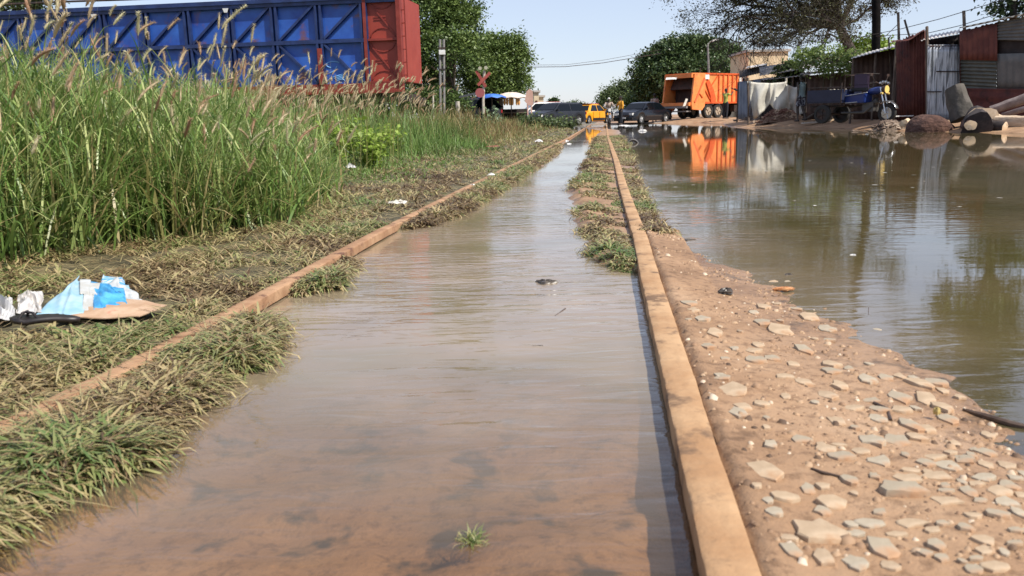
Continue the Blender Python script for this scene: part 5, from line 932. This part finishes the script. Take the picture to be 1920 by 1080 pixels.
t = place('taxi', 1103, 61.5, math.radians(56), 'yellow and black taxi standing on the flooded crossing', 'taxi', 0.0); tb = mat('taxi_black', (.012, .012, .013), .3, coat=.3); car(t, yel, 4.3, 1.7, 1.40, 'sedan', redp)
for s in (-1, 1):
    for a, w_ in ((.52, .86), (-.42, .86)):
        mb = MB(); mb.box((a, s*.872, .66), (w_, .03, .42)); mb.build('door', yel, t)
    mb = MB(); mb.box((1.05, s*.872, .66), (.14, .03, .40)); mb.box((0, s*.872, .36), (1.7, .03, .16)); mb.build('black_trim', tb, t)
mb = MB(); mb.grid(lambda p, q: (1.12+1.03*p, -.80+1.60*q, .945-.13*p-.02*math.cos(q*2*PI)-.10*p*p), 6, 6); mb.build('black_bonnet', tb, t, solid=.02)
t = place('parked_car', 1206, 59, math.radians(226), 'shiny black sedan facing left beside the orange garbage truck', 'car', 0.0); car(t, black, 4.6, 1.8, 1.42, 'sedan')
t = place('parked_car', 866, 46, math.radians(185), 'dark car with a big windscreen half hidden by the weeds', 'car'); car(t, graph, 4.2, 1.75, 1.5, 'hatch')
t = place('parked_car', 858, 50, math.radians(178), 'red roofed car standing behind the dark car in the weeds', 'car'); car(t, redp, 4.3, 1.75, 1.62, 'hatch')
t = place('minibus', 1010, 72, math.radians(190), 'white minibus with red roof trim beyond the pink board', 'minibus', .02); car(t, white, 4.6, 1.8, 1.75, 'hatch', redp)
# ---------------------------------------------------------------- garbage truck
org_ = mat('truck_orange', (.72, .19, .04), .55, c2=(.80, .28, .08), sc=2.2, th=(.35, .65), c3=(.30, .11, .05), sc3=2.6, th3=(.56, .70)); orgd = mat('truck_orange_rib', (.58, .075, .01), .5, c2=(.66, .11, .02), sc=3)
def truck():
    t = place('garbage_truck', 1326, 62, math.radians(38), 'orange rear loading garbage truck with its hopper open', 'garbage truck', .24); t['category'] = 'truck'
    # local +x forward. rear at x=-3.4
    W = 2.4; mb = MB(); mb.box((.25, 0, 2.02), (4.3, W, 2.0)); b = mb.build('body', org_, t, bevel=.03)
    mb = MB()
    for s in (-1, 1):
        for k in range(6): mb.box((-.35+.50*k, s*(W/2+.035), 2.02), (.10, .07, 1.9))
        mb.box((.25, s*(W/2+.03), 3.0), (4.3, .08, .10)); mb.box((.25, s*(W/2+.03), 1.05), (4.3, .08, .12))
        mb.bar((-1.75, s*(W/2+.03), 2.85), (-1.15, s*(W/2+.03), 2.2), .06, .08, (0, 1, 0)); mb.bar((-.5, s*(W/2+.03), 2.85), (-1.15, s*(W/2+.03), 2.2), .06, .08, (0, 1, 0)); mb.bar((-1.8, s*(W/2+.03), 1.9), (-1.1, s*(W/2+.03), 1.1), .06, .08, (0, 1, 0))
    mb.build('rib', orgd, b)
    # tailgate: two cheeks, roof, hopper floor
    tg = MB(); cheek = [(-1.9, .85), (-1.9, 3.02), (-3.0, 2.98), (-3.14, 2.1), (-3.3, 1.0), (-3.2, .62), (-2.2, .55)]
    for s in (-1, 1): tg.prism(cheek, s*(W/2+.06)-.06, s*(W/2+.06)+.06)
    tg.box((-2.5, 0, 3.0), (1.3, W, .08)); tg.box((-3.12, 0, 2.86), (.16, W, .26)); tg.box((-3.4, 0, .98), (.22, W+.1, .22)); tailg = tg.build('tailgate', org_, t)
    m2 = MB(); m2.grid(lambda s_, q: (-3.35+1.3*q, (s_-.5)*(W-.02), 1.0-.42*math.sin(q*PI*.8)+.25*q), 6, 8); m2.box((-2.02, 0, 1.9), (.06, W-.04, 2.0)); m2.build('hopper', mat('hopper_dark', (.05, .03, .025), .8, c2=(.10, .05, .035), sc=3), tailg)
    m2 = MB(); m2.prism([(-2.1, 2.9), (-2.2, 2.9), (-2.7, 2.0), (-2.6, 1.95)], -1.1, 1.1); m2.build('packer_blade', MATS['hopper_dark'], tailg)
    for s in (-1, 1):
        m2 = MB(); m2.tube([(-2.0, s*1.32, 2.7), (-2.9, s*1.32, 1.25)], [.07, .05], 8); m2.tube([(-2.2, s*1.33, 1.4), (-2.55, s*1.33, 1.7), (-3.0, s*1.33, 1.1)], .06, 8); m2.build('ram', orgd, tailg, smooth=True)
        m2 = MB(); m2.prism([(-1.2, 1.0), (-1.3, 1.55), (-1.75, 2.4), (-1.55, 2.55), (-1.0, 2.0), (-.7, 1.3), (-.75, 1.0)], s*(W/2+.05)-.05, s*(W/2+.05)+.04); m2.build('side_arm', orgd, t)
    m2 = MB(); m2.box((-3.62, 0, .78), (.14, W, .14)); m2.box((-3.3, 0, .5), (.5, W*.9, .08)); m2.build('rear_step', galv, t)
    m2 = MB(); m2.box((.6, 0, .85), (6.6, .9, .22)); m2.box((1.9, -1.0, .65), (.8, .35, .5)); m2.box((-.2, .95, .7), (3.4, .5, .06)); m2.build('chassis', dark, t)
    for x in (-1.35, -.30):
        for s in (-1, 1): wheel(t, x, s*(W/2-.14), .50, .50, .30, mat('dusty_rim', (.38, .30, .22), .8))
    for s in (-1, 1): wheel(t, 3.5, s*(W/2-.14), .50, .50, .30, MATS['dusty_rim'])
    m2 = MB(); m2.prism([(2.75, .8), (2.75, 2.75), (3.9, 2.75), (4.45, 1.9), (4.55, .8)], -1.15, 1.15); cab = m2.build('cab', mat('cab_grey', (.05, .055, .07), .4), t, bevel=.05)
    for s in (-1, 1): m2 = MB(); m2.prism([(3.0, 1.85), (3.0, 2.5), (3.8, 2.5), (4.15, 1.85)], s*1.16-.01, s*1.16+.01); m2.build('window', glassm, cab)
    m2 = MB(); m2.bar((4.46, 0, 1.98), (3.98, 0, 2.70), 2.0, .03, (0, 0, 1)); m2.build('windscreen', glassm, cab)
    for x, z, w_ in ((-1.65, 2.78, .42), (2.05, 2.65, .34), (2.05, 1.6, .30)):
        m2 = MB(); m2.box((x, -(W/2+.075), z), (w_, .012, .30)); m2.build('sign_plate', white, t)
    m2 = MB(); m2.tube([(-1.95, -.9, 3.0), (-1.95, -.9, 3.4)], .04, 6); m2.build('exhaust', dark, t)
truck()
sheet('plastic_cover', [P(1248, 150, 58.6), P(1268, 149, 59.0), P(1269, 146, 59.1), P(1249, 146, 58.7)], .08, wm, 'ragged white plastic hanging at the top of the truck hopper', 'plastic sheet', seed=41, n=10)
sheet('white_cloth', [P(1280, 200, 58.6), P(1285, 199, 58.7), P(1290, 186, 58.8), P(1286, 185, 58.7)], .06, cloth, 'pale crumpled cloth hanging on the lower side of the truck', 'cloth', seed=42, n=10)
# ---------------------------------------------------------------- motor tricycle
nav = mat('trike_blue', (.008, .012, .035), .5, c2=(.014, .02, .05), sc=4); blu2 = mat('trike_bright_blue', (.012, .03, .15), .4, coat=.15); seatm = mat('seat_black', (.012, .012, .012), .6); amber = mat('lamp_amber', (.85, .62, .20), .2)
def trike():
    a = P(1664, 200, 24.6); t = empty('motor_tricycle', (a.x, a.y, .2), 0, 'dark blue cargo three wheeler with a round amber headlamp', 'motor tricycle'); hx = Vector((P(1535, 200, 26.4).x-a.x, 26.4-24.6, 0)); t.rotation_euler = (0, 0, math.atan2(-hx.y, -hx.x))
    # front wheel at x=0, cargo behind to x=-2.35
    def fr(u, v): pass
    wheel(t, 0, 0, .27, .27, .10, chrome); wheel(t, -1.75, .48, .27, .27, .14, dark); wheel(t, -1.75, -.48, .27, .27, .14, dark)
    m2 = MB(); m2.box((-1.72, 0, .62), (1.15, 1.0, .05)); m2.box((-1.72, -.5, .80), (1.15, .03, .34)); m2.box((-1.72, .5, .80), (1.15, .03, .34)); m2.box((-2.28, 0, .80), (.03, 1.0, .34)); m2.box((-1.15, 0, .80), (.03, 1.0, .34)); bed = m2.build('cargo_bed', nav, t)
    m2 = MB()
    for y in (-.5, .5):
        m2.tube([(-2.28, y, .6), (-2.28, y, 1.06)], .018, 6); m2.tube([(-1.15, y, .6), (-1.15, y, 1.16)], .018, 6); m2.tube([(-2.28, y, 1.04), (-1.15, y, 1.04)], .014, 6); m2.tube([(-1.72, y, .9), (-1.72, y, 1.04)], .012, 6)
    m2.build('side_bars', dark, bed)
    m2 = MB()
    for y in (-.4, .4): m2.tube([(-1.12, y, .9), (-1.12, y, 1.36), (-.55, y, 1.38)], .015, 6)
    m2.tube([(-1.12, -.4, 1.36), (-1.12, .4, 1.36)], .015, 6); m2.tube([(-.55, -.4, 1.38), (-.55, .4, 1.38)], .015, 6); m2.build('roof_frame', dark, t)
    m2 = MB(); m2.bar((-1.0, -.1, 1.14), (-.55, -.1, 1.15), .5, .02, (0, 1, 0)); m2.box((-.78, -.12, 1.22), (.42, .02, .26)); m2.build('rack_board', mat('rack_violet', (.05, .03, .06), .6), t)
    m2 = MB(); m2.box((-.85, -.1, .70), (.62, .42, .26)); m2.build('side_panel', blu2, t, bevel=.02); m2 = MB(); m2.bar((-1.12, -.325, .78), (-.45, -.325, .86), .012, .05, (0, 1, 0)); m2.bar((-1.12, -.325, .58), (-.75, -.325, .60), .012, .035, (0, 1, 0)); m2.build('white_stripe', white, t)
    m2 = MB(); m2.grid(lambda s, q: (-.62+.50*s, .15*math.cos(q*2*PI)*(.55+.45*math.sin(min(1, s*1.1)*PI)), .87+.11*math.sin(q*2*PI)*(.6+.4*math.sin(s*PI))+.05*s), 10, 12); m2.build('fuel_tank', blu2, t, smooth=True)
    m2 = MB(); m2.box((-.82, 0, .95), (.55, .30, .10)); m2.build('seat', seatm, t, bevel=.03)
    m2 = MB(); m2.tube([(-.18, 0, 1.0), (-.5, 0, .55), (-1.2, 0, .45)], .03, 7); m2.tube([(-.2, 0, .78), (-.42, 0, .35), (-1.0, 0, .33)], .025, 7); m2.tube([(-1.2, -.3, .5), (-2.3, -.3, .5)], .03, 6); m2.tube([(-1.2, .3, .5), (-2.3, .3, .5)], .03, 6); m2.tube([(-1.75, -.5, .27), (-1.75, .5, .27)], .035, 7); m2.build('frame', dark, t)
    m2 = MB(); m2.box((-.52, 0, .45), (.34, .30, .26)); m2.disc((-.38, 0, .58), .09, (1, 0, .6), .2, 12); m2.tube([(-.4, -.17, .45), (-.6, -.2, .30), (-1.3, -.22, .30)], .03, 7); m2.build('engine', mat('engine_grey', (.09, .085, .08), .5, metal=.4), t)
    m2 = MB()
    for y in (-.085, .085): m2.tube([(0, y, .27), (-.10, y, .62), (-.20, y, .98)], .022, 8)
    m2.build('fork', chrome, t, smooth=True)
    m2 = MB(); m2.grid(lambda s, q: ((.32)*math.cos(.35+s*1.9), (q-.5)*.15, .27+.33*math.sin(.35+s*1.9)), 10, 3); m2.build('front_mudguard', chrome, t, solid=.006, smooth=True)
    m2 = MB(); m2.tube([(-.16, 0, .93), (-.06, 0, .925)], [.09, .115], 18); hl = m2.build('headlight', dark, t, smooth=True); m2 = MB(); m2.disc((-.05, 0, .925), .108, (1, 0, 0), .02, 20); m2.build('lens', amber, hl)
    m2 = MB(); m2.tube([(-.36, -.38, 1.10), (-.26, -.2, 1.13), (-.2, 0, 1.05), (-.26, .2, 1.13), (-.36, .38, 1.10)], .015, 7); m2.build('handlebar', dark, t)
    for y in (-.20, -.07, .07, .20): m2 = MB(); m2.disc((-.13, y, 1.10+(.03 if abs(y) < .1 else 0)), .035, (1, 0, .1), .05, 10); m2.build('dial', chrome, t)
    for y in (-.42, .42): m2 = MB(); m2.tube([(-.26, y*.6, 1.13), (-.28, y, 1.30)], .008, 5); m2.box((-.29, y, 1.33), (.02, .12, .07)); m2.build('mirror', dark, t)
    for y in (-.16, .16): m2 = MB(); m2.disc((-.10, y, .82), .03, (1, 0, 0), .06, 8); m2.build('indicator', amber, t)
    m2 = MB()
    for y in (-.14, .14): m2.tube([(-.06, y, .56), (.02, y*1.9, .60)], .012, 6)
    m2.tube([(.02, -.27, .60), (.02, .27, .60)], .014, 6); m2.build('crash_bar', chrome, t)
    m2 = MB(); rr = random.Random(3)
    for i in range(7): m2.bar((-2.2+.12*i, -.3+.08*i, .86), (-1.6+.06*i, -.35+.1*i, .95+.03*rr.random()), .08, .05)
    o = m2.build('cargo', cream); o.location = t.location; o.rotation_euler = t.rotation_euler; tag(o, 'pale scrap boards lying in the cargo bed of the three wheeler', 'boards')
trike()
# the second tricycle cannot be read; market stalls to the left
def parasol(u, v, Y, R, H, m, label, pm=wood):
    c = P(u, v, Y); g = gh(c.x, Y); t = empty('market_canopy', (c.x, Y, g), 0, label, 'canopy'); n = 16; mb = MB(); k = c.z-g
    mb.grid(lambda s, q: (R*q*math.cos(s*2*PI), R*q*math.sin(s*2*PI), k-H*q*q+.03*math.cos(s*16*PI)*q), n*2, 5); mb.build('cloth', m, t, solid=.01, smooth=True); mb = MB(); mb.tube([(0, 0, -.1), (0, 0, k)], .03, 7); mb.build('pole', pm, t)
parasol(958, 173, 46, .92, .30, mat('beige_cloth', (.62, .50, .42), .8, c2=(.72, .62, .54), sc=3), 'domed beige market parasol over hanging orange goods')
parasol(922, 176, 45, .75, .20, mat('blue_cloth', (.03, .10, .42), .6, c2=(.06, .20, .60), sc=2), 'blue market parasol behind the crossing sign post')
for i, u in enumerate((946, 951, 956, 961, 969, 973)):
    c = P(u, 190, 45.4); mb = MB(); mb.tube([(0, 0, .22), (0, 0, .1), (0, 0, -.1), (0, 0, -.2)], [.01, .06, .065, .03], 8); o = mb.build('hanging_bag', mat('orange_goods', (.75, .38, .12), .5), smooth=True); o.location = c
    tag(o, 'orange bag of goods hanging in a row under the beige parasol', 'bag', 'orange bags hanging under the beige parasol')
st = place('market_stall', 950, 46.6, 0, 'dark market stall table with pale goods under the parasols', 'stall'); mb = MB(); mb.box((0, 0, .75), (2.2, .7, .06)); mb.build('table_top', wood, st)
for x in (-1, 1):
    for y in (-.3, .3): mb = MB(); mb.box((x, y, .37), (.06, .06, .74)); mb.build('leg', wood, st)
mb = MB(); mb.box((0, .3, .5), (2.2, .04, .9)); mb.build('back_board', dkb, st)
a = P(993, 190, 42); lb_ = empty('leaning_board', (a.x, 42, gh(a.x, 42)), 0, 'pinkish painted board standing on two thin legs', 'board'); o_ = lb_.location
mb = MB(); mb.prism([((P(u, v, 42)-o_).x, (P(u, v, 42)-o_).z) for u, v in ((984, 190), (987, 172), (993, 166), (999, 171), (1000, 196), (992, 198))], 0, .06); mb.build('panel', pink, lb_)
for u in (989, 996): mb = MB(); mb.tube([P(u, 190, 42.03)-o_, P(u+.5, 216, 42.03)-o_], .035, 6); mb.build('leg', pink, lb_)
# white car-height kerb line at the crossing
mb = MB(); x0 = P(1060, 236, 53).x; x1 = P(1235, 231, 60).x
mb.box((0, 0, 0), (x1-x0, .25, .10)); o = mb.build('kerb', mat('kerb_concrete', (.34, .32, .29), .85, c2=(.44, .41, .37), sc=5), bevel=.02); o.location = ((x0+x1)/2, 58.8, .03); o.rotation_euler = (0, 0, 0); tag(o, 'low grey kerb along the flooded crossing', 'kerb')
# ---------------------------------------------------------------- people
def skin_of(c): return mat('skin_%d' % int(c*1000), (c*1.6, c, c*.7), .5)
def person(name, loc, rz, H, label, J, shirt, legs_m, skin=.055, hair=True, sleeves=.5, shorts=False, cap=None, scale=1.0):
    """J: joint dict in metres for a 1.75 m figure facing local +x (y to its left); meshes are voxel-joined"""
    t = empty(name, loc, rz, label, 'person'); t.scale = (H/1.75,)*3; sk = skin_of(skin)
    D = dict(pel=(0, 0, .95), chest=(0, 0, 1.32), neck=(0, 0, 1.50), head=(.02, 0, 1.63), shl=(0, .18, 1.43), shr=(0, -.18, 1.43), ell=(-.02, .24, 1.15), elr=(-.02, -.24, 1.15), hal=(.06, .25, .90), har=(.06, -.25, .90), hipl=(0, .09, .92), hipr=(0, -.09, .92), knl=(.02, .10, .50), knr=(.02, -.10, .50), anl=(-.02, .10, .08), anr=(-.02, -.10, .08))
    D.update(J); D = {k: Vector(v) for k, v in D.items()}
    def limb(mb, pts, rad, n=10): mb.tube(pts, rad, n)
    def ball(mb, c, r, sx=1, sy=1, sz=1):
        c = Vector(c); mb.grid(lambda s, q: (c.x+r*sx*math.cos(s*2*PI)*math.sin(q*PI), c.y+r*sy*math.sin(s*2*PI)*math.sin(q*PI), c.z+r*sz*math.cos(q*PI)), 14, 10)
    def rem(o, vs): 
        md = o.modifiers.new('join', 'REMESH'); md.mode = 'VOXEL'; md.voxel_size = vs; md.use_smooth_shade = True; sm = o.modifiers.new('soft', 'SMOOTH'); sm.factor = .5; sm.iterations = 3
    mb = MB(); limb(mb, [D['pel'], (D['pel']+D['chest'])/2, D['chest'], D['neck']-Vector((0, 0, .03))], [.13, .115, .14, .075], 14); ball(mb, D['chest']+Vector((0, 0, .04)), .12, .8, 1.35, .9); ball(mb, D['pel'], .125, .95, 1.2, .9)
    limb(mb, [D['neck']-Vector((0, 0, .05)), D['head']], [.055, .05]); ball(mb, D['head']+Vector((0, 0, .02)), .10, .95, .78, 1.18); ball(mb, D['head']+Vector((.03, 0, -.05)), .06, 1, .85, .9)
    ball(mb, D['head']+Vector((.105, 0, -.005)), .018, 1.2, .7, 1.3); ball(mb, D['head']+Vector((.09, 0, -.055)), .018, .8, 1.5, .6)      # nose, lips
    for s in (-1, 1): ball(mb, D['head']+Vector((.0, s*.08, .0)), .025, .8, .5, 1.2); ball(mb, D['head']+Vector((.085, s*.032, .028)), .012)
    for s, S in ((1, 'l'), (-1, 'r')):
        limb(mb, [D['chest']+Vector((0, s*.08, .09)), D['sh'+S], (D['sh'+S]+D['el'+S])/2, D['el'+S]], [.06, .055, .048, .038]); limb(mb, [D['el'+S], (D['el'+S]*.6+D['ha'+S]*.4), D['ha'+S]], [.040, .038, .025])
        d = (D['ha'+S]-D['el'+S]).normalized(); sd = Vector((0, 0, 1)).cross(d) if abs(d.z) < .8 else Vector((1, 0, 0)); sd.normalize(); pm_ = D['ha'+S]+d*.05; ball(mb, pm_, .04, .9, .9, 1)
        for f in range(4):
            b0 = pm_+sd*(.027-.018*f)+d*.02; L_ = (.07, .08, .075, .058)[f]; nn_ = d.cross(sd)*.02; mb.tube([b0, b0+d*L_*.55, b0+d*L_*.95+nn_], [.010, .009, .007], 6)
        b0 = pm_+sd*.03; mb.tube([b0-d*.01, b0+sd*.025+d*.02, b0+sd*.03+d*.05], [.012, .010, .008], 6)
        limb(mb, [D['hip'+S], (D['hip'+S]+D['kn'+S])/2, D['kn'+S]], [.092, .078, .056]); limb(mb, [D['kn'+S], D['kn'+S]*.62+D['an'+S]*.38, D['an'+S]], [.056, .055, .034]); limb(mb, [D['an'+S]+Vector((-.04, 0, -.04)), D['an'+S]+Vector((.08, 0, -.045)), D['an'+S]+Vector((.18, 0, -.055))], [.038, .036, .024])
    b = mb.build('body', sk, t); rem(b, .011)
    mb = MB(); limb(mb, [D['pel']+Vector((0, 0, -.04)), (D['pel']+D['chest'])/2, D['chest'], D['neck']-Vector((0, 0, .045))], [.150, .138, .160, .085], 14); ball(mb, D['chest']+Vector((0, 0, .04)), .138, .82, 1.33, .92)
    if sleeves:
        for s, S in ((1, 'l'), (-1, 'r')): limb(mb, [D['chest']+Vector((0, s*.08, .09)), D['sh'+S], D['sh'+S]+(D['el'+S]-D['sh'+S])*min(1, sleeves)]+([D['el'+S]+(D['ha'+S]-D['el'+S])*(sleeves-1)] if sleeves > 1 else []), [.072, .070, .064]+([.045] if sleeves > 1 else []))
    o = mb.build('shirt', shirt, t); rem(o, .014)
    mb = MB(); ball(mb, D['pel']-Vector((0, 0, .01)), .14, .98, 1.22, .85)
    for S in 'lr':
        if shorts: limb(mb, [D['hip'+S], D['kn'+S]*.8+D['hip'+S]*.2], [.105, .088])
        else: limb(mb, [D['hip'+S], (D['hip'+S]+D['kn'+S])/2, D['kn'+S], D['an'+S]+Vector((0, 0, .02))], [.108, .092, .072, .056])
    o = mb.build('shorts' if shorts else 'trousers', legs_m, t); rem(o, .014)
    mb = MB(); c = D['head']+Vector((-.018, 0, .045)); ball(mb, c, .105, .98, .84, .98); mb.build('cap' if cap else 'hair', cap or mat('black_hair', (.008, .007, .007), .8), t, smooth=True)
    if shirt: 
        mb = MB()
        for S in 'lr': limb(mb, [D['an'+S]+Vector((-.06, 0, -.06)), D['an'+S]+Vector((.19, 0, -.065))], [.03, .028], 8)
        mb.build('shoe', seatm, t)
    return t
def pz(u, Y): x = P(u, 220, Y).x; return (x, Y, gh(x, Y))
vest = mat('vest_teal_grey', (.22, .30, .31), .8, c2=(.30, .38, .38), sc=8); patt = mat('patterned_shorts', (.03, .03, .05), .8, c2=(.35, .37, .42), sc=14, th=(.52, .56)); navy = mat('dark_trousers', (.012, .014, .022), .8); green = mat('yellow_green_shirt', (.28, .30, .06), .8, c2=(.36, .37, .08), sc=6); teal = mat('teal_shirt', (.02, .11, .10), .8); yo = mat('orange_yellow_shirt', (.72, .34, .03), .7); brw = mat('grey_brown_shirt', (.30, .22, .17), .8, c2=(.45, .36, .30), sc=8)
person('person', (P(1501, 220, 31.5).x, 31.5, .22), math.radians(110), 1.64, 'thin man in a grey green vest and patterned shorts walking before the cloth', dict(ell=(-.10, .25, 1.17), hal=(-.14, .27, .92), elr=(.04, -.25, 1.16), har=(.12, -.27, .92), knl=(.10, .08, .50), anl=(.05, .08, .08), knr=(.0, -.08, .50), anr=(-.20, -.08, .12)), vest, patt, sleeves=0, shorts=True, skin=.022)
pp = pz(1360, 54); person('person', (pp[0], 54, .24), math.radians(40), 1.80, 'man in a yellow green shirt reaching up to the side of the truck', dict(elr=(.22, -.22, 1.38), har=(.44, -.16, 1.52), ell=(.20, .22, 1.34), hal=(.42, .20, 1.46), knl=(.04, .12, .5), anl=(0, .14, .08)), green, navy, sleeves=.7, skin=.03)
person('person', (P(1391, 220, 47).x, 47, .28), math.radians(150), 1.82, 'man in a dark teal shirt reaching left at the nose end of the truck', dict(elr=(.20, -.24, 1.36), har=(.40, -.20, 1.48), ell=(.22, .24, 1.40), hal=(.44, .26, 1.50)), teal, navy, sleeves=.8, skin=.022)
pp = pz(1166, 60); person('person', (P(1164, 220, 54).x, 54, .0), math.radians(200), 1.74, 'person in an orange yellow top standing left of the black sedan', dict(elr=(.14, -.24, 1.18), har=(.26, -.14, 1.20)), yo, navy, sleeves=1.6, skin=.04)
pp = pz(1228, 63); person('person', (P(1227, 220, 62).x, 62.0, .06), math.radians(100), 1.95, 'person in a grey brown shirt standing at the rear of the truck behind the sedan', dict(), brw, navy, sleeves=1.5, skin=.03)
# rider on a small motorcycle, coming towards the camera
def moto():
    x = P(1142, 225, 56).x; t = empty('motorcycle', (x, 56, 0), math.radians(-92), 'small motorcycle with chrome front ridden through the flooded crossing', 'motorcycle')
    for xx in (.62, -.62): wheel(t, xx, 0, .30, .30, .09, chrome)
    m2 = MB(); m2.tube([(-.62, 0, .3), (-.3, 0, .62), (.3, 0, .80), (.0, 0, .35), (-.62, 0, .3)], .03, 7); m2.box((0, 0, .42), (.34, .2, .28)); m2.build('frame', dark, t)
    m2 = MB(); m2.box((.12, 0, .83), (.42, .24, .18)); m2.build('fuel_tank', graph, t, bevel=.05); m2 = MB(); m2.box((-.36, 0, .82), (.6, .24, .10)); m2.build('seat', seatm, t, bevel=.03)
    m2 = MB(); [m2.tube([(.62, y, .3), (.40, y, .98)], .022, 7) for y in (-.07, .07)]; m2.build('fork', chrome, t); m2 = MB(); m2.tube([(.32, -.34, 1.08), (.38, 0, 1.0), (.32, .34, 1.08)], .016, 6); m2.build('handlebar', chrome, t)
    m2 = MB(); m2.disc((.52, 0, .92), .10, (1, 0, 0), .1, 14); m2.build('headlight', lampm, t); m2 = MB(); m2.grid(lambda s, q: (.62+.35*math.cos(.4+s*2.1), (q-.5)*.13, .30+.35*math.sin(.4+s*2.1)), 8, 2); m2.build('mudguard', chrome, t, solid=.006)
    for y in (-.3, .3): m2 = MB(); m2.tube([(.33, y*.8, 1.07), (.33, y, 1.22)], .008, 5); m2.box((.33, y, 1.25), (.02, .12, .07)); m2.build('mirror', chrome, t)
    person('person', (x, 56, .0), math.radians(-92), 1.72, 'rider in a grey brown shirt and white cap on the small motorcycle', dict(pel=(-.30, 0, .96), chest=(-.20, 0, 1.30), neck=(-.14, 0, 1.47), head=(-.10, 0, 1.60), shl=(-.18, .18, 1.41), shr=(-.18, -.18, 1.41), ell=(.02, .30, 1.20), elr=(.02, -.30, 1.20), hal=(.24, .32, 1.10), har=(.24, -.32, 1.10), hipl=(-.28, .10, .92), hipr=(-.28, -.10, .92), knl=(.12, .20, .74), knr=(.12, -.20, .74), anl=(-.02, .20, .34), anr=(-.02, -.20, .34)), brw, navy, sleeves=1.5, cap=white, skin=.03)
moto()
